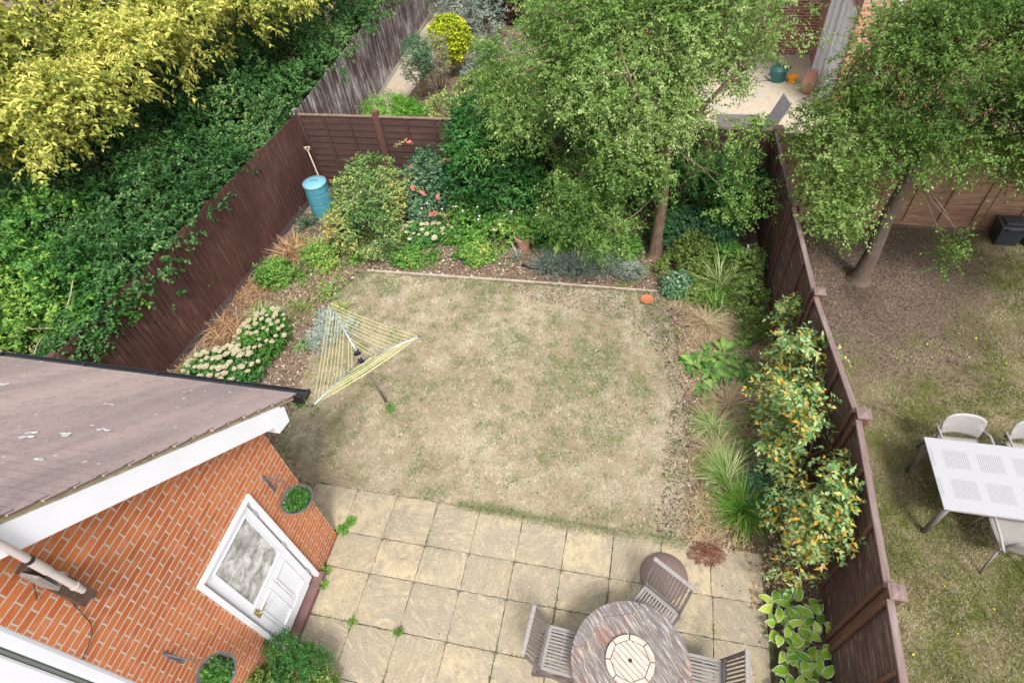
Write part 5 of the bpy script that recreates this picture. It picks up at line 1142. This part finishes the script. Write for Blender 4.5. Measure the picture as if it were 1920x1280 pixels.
tuft('grass_tuft', 'little green grass tuft at the foot of the dryer pole', -.62, 1.56, 110, .12, .008, L['grass'], r=.1)

# ------------------------------------------------------------------ PATIO FURNITURE
def clip(poly, nx, ny, d):
    out = []
    for i in range(len(poly)):
        a, b = poly[i], poly[(i + 1) % len(poly)]; da, db = a[0] * nx + a[1] * ny - d, b[0] * nx + b[1] * ny - d
        if da <= 0: out.append(a)
        if (da < 0 < db) or (db < 0 < da):
            s = da / (da - db); out.append((a[0] + (b[0] - a[0]) * s, a[1] + (b[1] - a[1]) * s))
    return out
def slat_disc(mb, R_, Rin, z0, z1, ang, pw, gap=.006, nseg=8, hole=0):
    """round top: curved rim segments round an octagon filled with parallel planks"""
    for k in range(nseg):
        a0 = 2 * PI * k / nseg + ang + .006 / R_; a1 = 2 * PI * (k + 1) / nseg + ang - .006 / R_
        outer = [(R_ * math.cos(a), R_ * math.sin(a)) for a in np.linspace(a0, a1, 9)]; inner = [(Rin * math.cos(a), Rin * math.sin(a)) for a in (a1, a0)]
        mb.prism(outer + inner, z0, z1)
    octo = [((Rin - gap) * math.cos(2 * PI * k / nseg + ang), (Rin - gap) * math.sin(2 * PI * k / nseg + ang)) for k in range(nseg)]
    dx, dy = -math.sin(ang), math.cos(ang); nb = int(2 * Rin / pw) + 2
    for k in range(nb):
        lo = -Rin + k * pw; hi = lo + pw - gap; p = clip(octo, dx, dy, hi); p = clip(p, -dx, -dy, -lo) if len(p) > 2 else []
        if len(p) > 2: mb.prism(p, z0, z1 - random.uniform(0, .0015))
t = thing('round_garden_table', 'round weathered wooden slatted garden table on the patio', 'table', (3.29, -1.54, 0))
mb = MB(); slat_disc(mb, .6, .5, .729, .755, math.radians(-50), .082, .009); bevel(part('table_top', mb, MAT['tabletop'], t, True), .003)
mb = MB(); mb.prism([(.585 * math.cos(a), .585 * math.sin(a)) for a in np.linspace(0, 2 * PI, 48)[:-1]], .712, .738); part('under_top', mb, MAT['timber_pale'], t, True)
mb = MB(); mb.prism([(.52 * math.cos(a), .52 * math.sin(a)) for a in np.linspace(0, 2 * PI, 24)[:-1]], .66, .7)
for k in range(3): mb.box((0, -.3 + .3 * k, .702), (.9, .05, .018))
part('apron', mb, MAT['teak_dark'], t, True)
for k in range(4):
    a = PI / 4 + k * PI / 2; mb = MB(); mb.beam((.36 * math.cos(a), .36 * math.sin(a), .66), (.42 * math.cos(a), .42 * math.sin(a), .035), .06, .06); part('leg', mb, MAT['teak_dark'], t, True)
t = thing('lazy_susan', 'pale round slatted wooden turntable in the middle of the garden table', 'lazy susan', (3.285, -1.535, .756))
mb = MB(); slat_disc(mb, .245, .2, .02, .042, math.radians(-39), .05, .005); bevel(part('top', mb, MAT['lazy'], t, True), .002)
mb = MB(); mb.lathe((0, 0, 0), [(0, 0), (.14, 0), (.14, .02), (0, .02)], 24); mb.lathe((0, 0, .0425), [(0, 0), (.02, 0), (.02, .001), (0, .001)], 16); part('base', mb, MAT['black_plastic'], t, True)

def chair(label):
    t = thing('garden_chair', label, 'chair', (0, 0, 0), 0, 'weathered folding garden chairs round the table')
    # faces +X
    mb = MB()
    for y in (-.21, .21): mb.box((0, y, .44), (.42, .035, .03))
    mb.box((.2, 0, .441), (.045, .44, .026)); mb.box((-.2, 0, .441), (.05, .44, .026))
    for k in range(11): mb.box((0, -.175 + .035 * k, .447), (.36, .02, .014))
    mb.box((-.02, 0, .428), (.03, .4, .018))
    bevel(part('seat', mb, MAT['teak'], t, True), .003)
    mb = MB(); B0, B1 = Vector((-.2, 0, .45)), Vector((-.36, 0, .9))
    for y in (-.23, .23): mb.beam(B0 + Vector((0, y, -.05)), B1 + Vector((0, y, 0)), .028, .035, (1, 0, 0))
    mb.beam(B0 + Vector((-.02, -.22, .06)), B0 + Vector((-.02, .22, .06)), .03, .035)
    for k in range(10):
        y = -.18 + .04 * k; mb.beam(B0 + Vector((-.02, y, .06)), B1 + Vector((.0, y, -.02)), .02, .012, (1, 0, 0))
    bevel(part('backrest', mb, MAT['teak_dark'], t, True), .002)
    mb = MB(); mb.beam(B1 + Vector((0, -.255, .012)), B1 + Vector((0, .255, .012)), .045, .035); bevel(part('top_rail', mb, MAT['teak'], t, True), .006)
    for y in (-.25, .25):
        mb = MB(); mb.beam((-.22, y * .93, .4), (.22, y * .93, .02), .03, .03); part('leg', mb, MAT['teak_dark'], t, True)
        mb = MB(); mb.beam((.18, y * .86, .43), (-.32, y * .86, .02), .03, .03); part('leg', mb, MAT['teak_dark'], t, True)
    mb = MB(); mb.beam((-.3, -.2, .05), (-.3, .2, .05), .025, .025); part('stretcher', mb, MAT['teak_dark'], t, True)
    mb = MB(); mb.beam((.2, -.22, .05), (.2, .22, .05), .025, .025); part('stretcher', mb, MAT['teak_dark'], t, True)
    return t
ch = chair('weathered slatted garden chair on the left side of the round table'); ch.location = (2.6, -1.5, .035); ch.rotation_euler = (0, 0, math.radians(-4))
copy_thing(ch, (3.48, -.95, .035), math.radians(-122), 'weathered slatted garden chair behind the table, its back over the brown disc')
c3 = copy_thing(ch, (4.02, -1.5, .035), math.radians(178), 'weathered slatted garden chair on the right side of the table, pushed well in')
t = thing('small_pot', 'small terracotta pot on the right hand chair seat', 'flower pot', (3.9, -1.62, .49)); mb = MB(); pot(mb, (3.9, -1.62, .49), .06, .09); part('pot', mb, MAT['terracotta'], t)
mb = MB(); mb.lathe((3.645, -.34, .036), [(0, 0), (.27, 0), (.285, .02), (.28, .045), (.06, .06), (0, .06)], 40)
single('parasol_base', mb, MAT['disc'], 'flat round brown disc on the patio behind the chair', 'parasol base', (3.645, -.34, .036), True)

# ------------------------------------------------------------------ HANGING BASKETS
def basket(x, y, z, r, yb, zb, lb, drop=.45):
    t = thing('hanging_basket', lb, 'hanging basket', (x, y, z - .14), 0, 'hanging baskets on the brick wall')
    mb = MB(); mb.lathe((x, y, z), [(0, -.15), (.06, -.145), (r * .7, -.1), (r * .95, -.03), (r, 0), (r * .93, 0), (r * .8, -.04), (0, -.03)], 24); part('bowl', mb, MAT['basket'], t, smooth=True)
    mb = MB()
    tip = (x, y, zb - .02)
    for k in range(3):
        a = 2 * PI * k / 3 + .4; mb.tube([(x + r * math.cos(a), y + r * math.sin(a), z), tip], .0025, 4)
    part('chain', mb, MAT['metal_grey'], t)
    mb = MB(); mb.tube([(x + r * math.cos(a), y + r * math.sin(a), z) for a in np.linspace(0, 2 * PI, 25)], .009, 6); part('rim', mb, MAT['metal_grey'], t)
    P, O = blob_points([(x, y, z - .03, r * .8, r * .8, .07)], 260, upbias=.9, zmin=z - .03); part('plant', spray(P, O, 6, .045, .034, .03, L['hedge_light'], up=.5, flat=.7), None, t)
    b = thing('basket_bracket', lb.replace('hanging basket', 'bracket holding the basket'), 'bracket', (XW, yb, zb - .25), 0, 'iron basket brackets')
    mb = MB(); mb.beam((XW + .006, yb, zb - .28), (XW + .006, yb, zb + .05), .025, .012, (1, 0, 0)); mb.tube([(XW, yb, zb), (x, y, zb + .01)], .009, 6); mb.tube([(XW + .005, yb, zb - .24), (XW + (x - XW) * .75, yb + (y - yb) * .75, zb)], .007, 6); mb.tube([(x, y, zb + .01), (x, y, zb - .02)], .006, 5)
    part('arm', mb, MAT['metal_grey'], b)
basket(-.42, -.83, 1.72, .175, -.83, 2.12, 'grey hanging basket of bright green plants to the right of the back door')
basket(-.36, -2.56, 1.78, .175, -2.56, 2.2, 'grey hanging basket at the bottom edge, near side of the back door')
# potted plants at the foot of the wall
t = plant('potted_conifer', 'feathery dark green potted shrub at the foot of the brick wall', 'shrub', (-.38, -2.15, .035), [(-.42, -2.08, .55, .17, .15, .22), (-.1, -2.1, .45, .14, .14, .22), (-.3, -2.3, .5, .2, .15, .2)], 620, 8, .1, .04, .012, L['dark'], stems=8, up=.5); mb = MB(); pot(mb, (-.32, -2.18, .035), .17, .28); part('pot', mb, MAT['terracotta'], t)
t = plant('potted_plant', 'lime green potted plant in front of the feathery shrub at the bottom edge', 'plant', (-.55, -2.45, .035), [(-.55, -2.42, .5, .25, .12, .18), (0.0, -2.28, .3, .14, .1, .15)], 300, 7, .1, .05, .03, L['lime'], up=.4); mb = MB(); pot(mb, (-.55, -2.45, .035), .15, .25); part('pot', mb, MAT['terracotta'], t)
for x, y, r, lb, m_ in ((-.56, -.47, .06, 'yellow flowered weed at the corner of the brick wall', 'bright'), (-.5, -.33, .06, 'green weed in the paving joint just off the wall corner', 'bright'), (-.57, -1.0, .04, 'tiny weed at the wall foot right of the door', 'grass'), (-.55, -1.2, .04, 'tiny weed beside the door sill corner', 'bright'), (-.4, -1.92, .05, 'small round leaved weed by the near end of the door sill', 'bright'), (.62, -1.55, .03, 'tiny weed in a paving joint in the middle of the patio', 'grass'), (.02, -1.53, .028, 'tiny weed in the paving joint nearest the door', 'grass')):
    plant('weed', lb, 'weed', (x, y, .03), [(x, y, .05, r, r, .05)], int(r * 900), 5, .05, .03, .016, L[m_], up=.5)

# ------------------------------------------------------------------ NEIGHBOUR FURNITURE
t = thing('white_patio_table', 'long pale grey perforated garden table on the neighbouring lawn', 'table', (7.7, 1.2, 0))
mb = MB(); mb.box((1.3, 0, .73), (2.3 + .02, .0 + .98, .022)); mb.v = [(x - .13 - .02, y, z) for x, y, z in mb.v]
# built from x=6.67 to 8.98
tp = part('table_top', mb, MAT['perf'], t, True); tp.data.transform(Matrix.Translation((-1.02 , 0, 0))); tp.data.transform(Matrix.Translation((1.02 - 1.03 - .0 + .0, 0, 0)))
bevel(tp, .008, 3)
mb = MB(); mb.box((.12, -.46, .7), (2.2, .03, .04)); mb.box((.12, .46, .7), (2.2, .03, .04)); mb.box((-.99, 0, .7), (.03, .89, .04)); part('frame', mb, MAT['plastic_grey'], t, True)
for x, y in ((-.96, -.43), (-.96, .43), (1.2, -.43), (1.2, .43)):
    mb = MB(); mb.tube([(x, y, .72), (x, y, 0)], [.036, .032], 12); part('leg', mb, MAT['leg_grey'], t, True, smooth=True)
def resin_chair(label):
    t = thing('resin_chair', label, 'chair', (0, 0, 0), 0, 'light grey chairs round the neighbouring table')
    # faces +Y ; back at y=-.25
    def shell(f, nu, nv, th, nm, mt):
        mb = MB(); top = [[Vector(f(u / nu, v / nv)) for v in range(nv + 1)] for u in range(nu + 1)]; vs = []
        for u in range(nu + 1):
            for v in range(nv + 1): vs.append(top[u][v])
        k = nv + 1; mb.add(vs, [(u * k + v, u * k + v + 1, (u + 1) * k + v + 1, (u + 1) * k + v) for u in range(nu) for v in range(nv)])
        o = part(nm, mb, mt, t, True, True); s = o.modifiers.new('th', 'SOLIDIFY'); s.thickness = th; return o
    def back(u, v):          # u across, v up ; rounded top corners
        a = u * 2 - 1; wv = .25 * (1 - .12 * (1 - v)); z = .5 + .34 * v
        if v > .6: wv *= math.sqrt(max(0, 1 - ((v - .6) / .4) ** 2 * .22)); z -= abs(a) ** 4 * .05
        return (a * wv, -.25 - .07 * v + .05 * a * a, z)
    shell(back, 14, 8, .014, 'backrest', MAT['plastic_grey'])
    shell(lambda u, v: ((u * 2 - 1) * .23, -.22 + .44 * v, .44 + .01 * math.cos(v * 4) + .012 * (u * 2 - 1) ** 2), 8, 8, .016, 'seat', MAT['plastic_grey'])
    for s in (-1, 1):
        mb = MB(); mb.tube([(s * .22, -.26, .5), (s * .27, -.26, .6), (s * .285, -.15, .65), (s * .285, .1, .66), (s * .28, .2, .63), (s * .265, .25, .5), (s * .25, .26, .42)], .016, 8); part('armrest', mb, MAT['plastic_grey'], t, True, True)
        for yy, y2 in ((.22, .27), (-.22, -.32)):
            mb = MB(); mb.tube([(s * .24, yy, .45), (s * .26, y2, 0)], [.016, .013], 8); part('leg', mb, MAT['leg_grey'], t, True, True)
    return t
rc = resin_chair('light grey chair behind the neighbouring table, left hand of the two'); rc.location = (7.2, 1.72, 0); rc.rotation_euler = (0, 0, PI)
copy_thing(rc, (7.98, 1.74, 0), PI, 'light grey chair behind the neighbouring table, cut off by the right frame edge')
copy_thing(rc, (7.5, .66, 0), 0, 'light grey chair on the near side of the neighbouring table')
def tub(name, lb, cat, x, y, w_, dd, h, m, lidm, rot=0, group=None):
    t = thing(name, lb, cat, (x, y, 0), rot, group); mb = MB()
    mb.add([(sx * w_ * k / 2, sy * dd * k / 2, z) for k, z in ((.82, 0), (1, h)) for sx, sy in ((-1, -1), (1, -1), (1, 1), (-1, 1))], [(3, 2, 1, 0), (4, 5, 6, 7), (0, 1, 5, 4), (1, 2, 6, 5), (2, 3, 7, 6), (3, 0, 4, 7)])
    bevel(part('body', mb, m, t, True), .02, 3)
    mb = MB(); mb.box((0, 0, h + .02), (w_ * 1.06, dd * 1.06, .05)); mb.box((0, 0, h + .055), (w_ * .7, dd * .6, .03)); l = part('lid', mb, lidm, t, True); bevel(l, .015, 3)
    mb = MB(); mb.tube([(-w_ * .35, -dd * .5, h * .9), (-w_ * .3, -dd * .56, h * 1.05), (w_ * .3, -dd * .56, h * 1.05), (w_ * .35, -dd * .5, h * .9)], .01, 6); part('handle', mb, MAT['black_plastic'], t, True)
tub('storage_box', 'black plastic lidded tub against the neighbouring orange fence', 'bin', 9.28, 6.72, .42, .36, .38, MAT['bin_black'], MAT['bin_black'])
tub('storage_box', 'dark green plastic lidded tub at the right frame edge', 'bin', 9.76, 6.72, .42, .36, .36, MAT['bin_green'], MAT['bin_green'])

# ------------------------------------------------------------------ FAR GARDEN
t = thing('golden_topiary', 'bright yellow clipped ball shaped shrub on a stem beside the far path', 'shrub', (-2.75, 13, 0))
P, O = blob_points([(-2.72, 13, 1.1, .48, .48, .45), (-2.7, 12.95, .8, .34, .34, .3)], 1500, depth=.2, lump=.08); part('crown', spray(P, O, 6, .12, .07, .045, L['topiary'], up=.5), None, t)
mb = MB(); mb.tube([(-2.75, 13, 0), (-2.75, 13, .8)], .05, 8); part('trunk', mb, MAT['bark'], t)
plant('grey_green_shrub', 'upright grey green shrub on several stems beside the gravel path', 'shrub', (-3.35, 11.9, 0), [(-3.05, 11.2, 1.3, .4, .4, .55), (-3.15, 11.5, .9, .35, .35, .4)], 900, 7, .18, .07, .018, L['bluegreen'], stems=18, stem_r=.018, stem_m=MAT['twig_pale'], up=.8, flat=.2)
plant('plume_bush', 'pale fluffy beige bush behind the grey green shrub', 'bush', (-2.85, 12.0, 0), [(-2.75, 11.8, 1.0, .4, .4, .6)], 700, 8, .14, .035, .01, L['fluff'], stems=10, up=.4)
plant('bright_mound', 'bright green dome shaped shrub just behind the back fence post', 'shrub', (-3.0, 9.0, 0), [(-2.95, 8.9, .75, .68, .5, .55), (-2.5, 9.0, .7, .4, .4, .5)], 1800, 7, .18, .08, .018, L['bright'], stems=8, up=.2, hang=.4, depth=.25)
plant('variegated_bush', 'cream and green variegated bush behind the back fence', 'bush', (-1.7, 9.2, 0), [(-1.75, 9.2, .75, .6, .5, .6), (-1.3, 9.5, .6, .5, .4, .5)], 1300, 6, .14, .055, .035, L['varieg'], stems=8)
plant('pale_bush', 'pale grey green hydrangea like bush beyond the variegated one', 'bush', (-1.2, 10.5, 0), [(-1.2, 10.5, .75, .65, .55, .65), (-.6, 10.2, .7, .5, .5, .6)], 1200, 6, .14, .07, .045, L['lime'], stems=8)
plant('green_bush', 'low grey bush below the golden topiary', 'bush', (-1.9, 12.6, 0), [(-1.8, 12.6, .35, .6, .5, .4), (-1.1, 13.2, .4, .6, .5, .45)], 900, 6, .14, .05, .03, L['lavender'])
plant('yellow_flower_bush', 'small orange yellow bush right of the golden topiary', 'bush', (-2.0, 13.6, 0), [(-2.05, 13.6, .4, .35, .3, .4)], 350, 6, .12, .05, .03, L['climber'])
plant('grey_bush', 'tall grey green bush at the top beside the far fence end', 'bush', (-3.2, 16.5, 0), [(-3.3, 16.5, 1.1, .9, .9, 1.1), (-4.0, 18.3, 1.1, .9, .9, 1.1), (-2.4, 15.4, .7, .6, .6, .7)], 2200, 6, .2, .08, .04, L['lavender'], stems=10)
plant('purple_bush', 'dark purple leaved bush at the top of the far garden', 'bush', (-1.8, 17.0, 0), [(-1.8, 17.0, .9, .9, .8, .95)], 1500, 6, .18, .08, .045, L['purple'], stems=8)
plant('dark_bush', 'dark green bush behind the purple one at the top', 'bush', (-2.7, 18.8, 0), [(-2.9, 18.8, 1.4, 1.0, 1.0, 1.4), (-.6, 18.6, 1.4, 1.6, 1.2, 1.4), (1.2, 17, 1.2, 1.2, 1, 1.2)], 3500, 6, .2, .09, .05, L['dark'], stems=8)
plant('green_bush', 'mid green bushes glimpsed behind the apple tree crown', 'bush', (.2, 10.5, 0), [(.2, 10.4, .7, .8, .7, .7), (1.4, 10.8, .8, .8, .7, .8), (.3, 12.8, .8, 1, .8, .8), (.9, 8.6, .7, .8, .5, .7), (2.3, 9, .5, .6, .5, .5)], 3200, 6, .16, .07, .045, L['herb'], stems=8)
t = thing('grey_garden_table', 'grey table on the far sandstone patio just over the back fence', 'table', (4.75, 9.3, 0)); mb = MB(); mb.box((4.75, 9.3, .72), (.9, .8, .03)); part('table_top', mb, MAT['leg_grey'], t)
for sx in (-.4, .4):
    for sy in (-.4, .4): mb = MB(); mb.tube([(4.75 + sx, 9.3 + sy, 0), (4.75 + sx, 9.3 + sy, .7)], .018, 6); part('leg', mb, MAT['metal_grey'], t)
t = thing('grey_recliner', 'grey sling chair with tall back beside the far patio table', 'chair', (5.5, 9.9, 0))
mb = MB(); mb.beam((5.45, 9.75, .42), (5.7, 9.8, 1.05), .5, .03); part('backrest', mb, MAT['fence_rail_grey'], t)
mb = MB(); mb.box((5.25, 9.55, .42), (.48, .48, .03)); part('seat', mb, MAT['metal_grey'], t)
for sx in (-.22, .22):
    for sy in (-.22, .22): mb = MB(); mb.tube([(5.3 + sx, 9.6 + sy, 0), (5.3 + sx, 9.6 + sy, .42)], .014, 6); part('leg', mb, MAT['steel'], t)
t = thing('watering_can', 'dark green watering can on the far patio', 'watering can', (5.95, 12.9, 0)); mb = MB(); mb.lathe((5.95, 12.9, 0), [(0, 0), (.2, 0), (.21, .3), (.12, .38), (0, .38)], 20); part('body', mb, MAT['bin_green'], t)
mb = MB(); mb.tube([(5.78, 12.8, .1), (5.5, 12.6, .4)], [.03, .015], 8); part('spout', mb, MAT['steel'], t)
mb = MB(); mb.tube([(6.1, 12.95, .1), (6.25, 13.0, .3), (6.1, 12.95, .42), (5.95, 12.9, .38)], .015, 6); part('handle', mb, MAT['bin_green'], t)
mb = MB(); pot(mb, (6.3, 12.75, 0), .12, .2); single('orange_pot', mb, MAT['orange'], 'small bright orange pot beside the white doors', 'flower pot', (6.3, 12.75, 0))
t = thing('terracotta_urn', 'tall faded terracotta urn beside the white doors', 'urn', (6.6, 12.2, 0)); mb = MB(); mb.lathe((6.6, 12.2, 0), [(0, 0), (.1, 0), (.17, .22), (.18, .36), (.11, .52), (.14, .56), (.11, .56), (.08, .5), (0, .45)], 24); part('body', mb, MAT['terracotta_pale'], t, smooth=True)
print('objects', len(bpy.data.objects), 'polys', sum(len(o.data.polygons) for o in bpy.data.objects if o.type == 'MESH'))
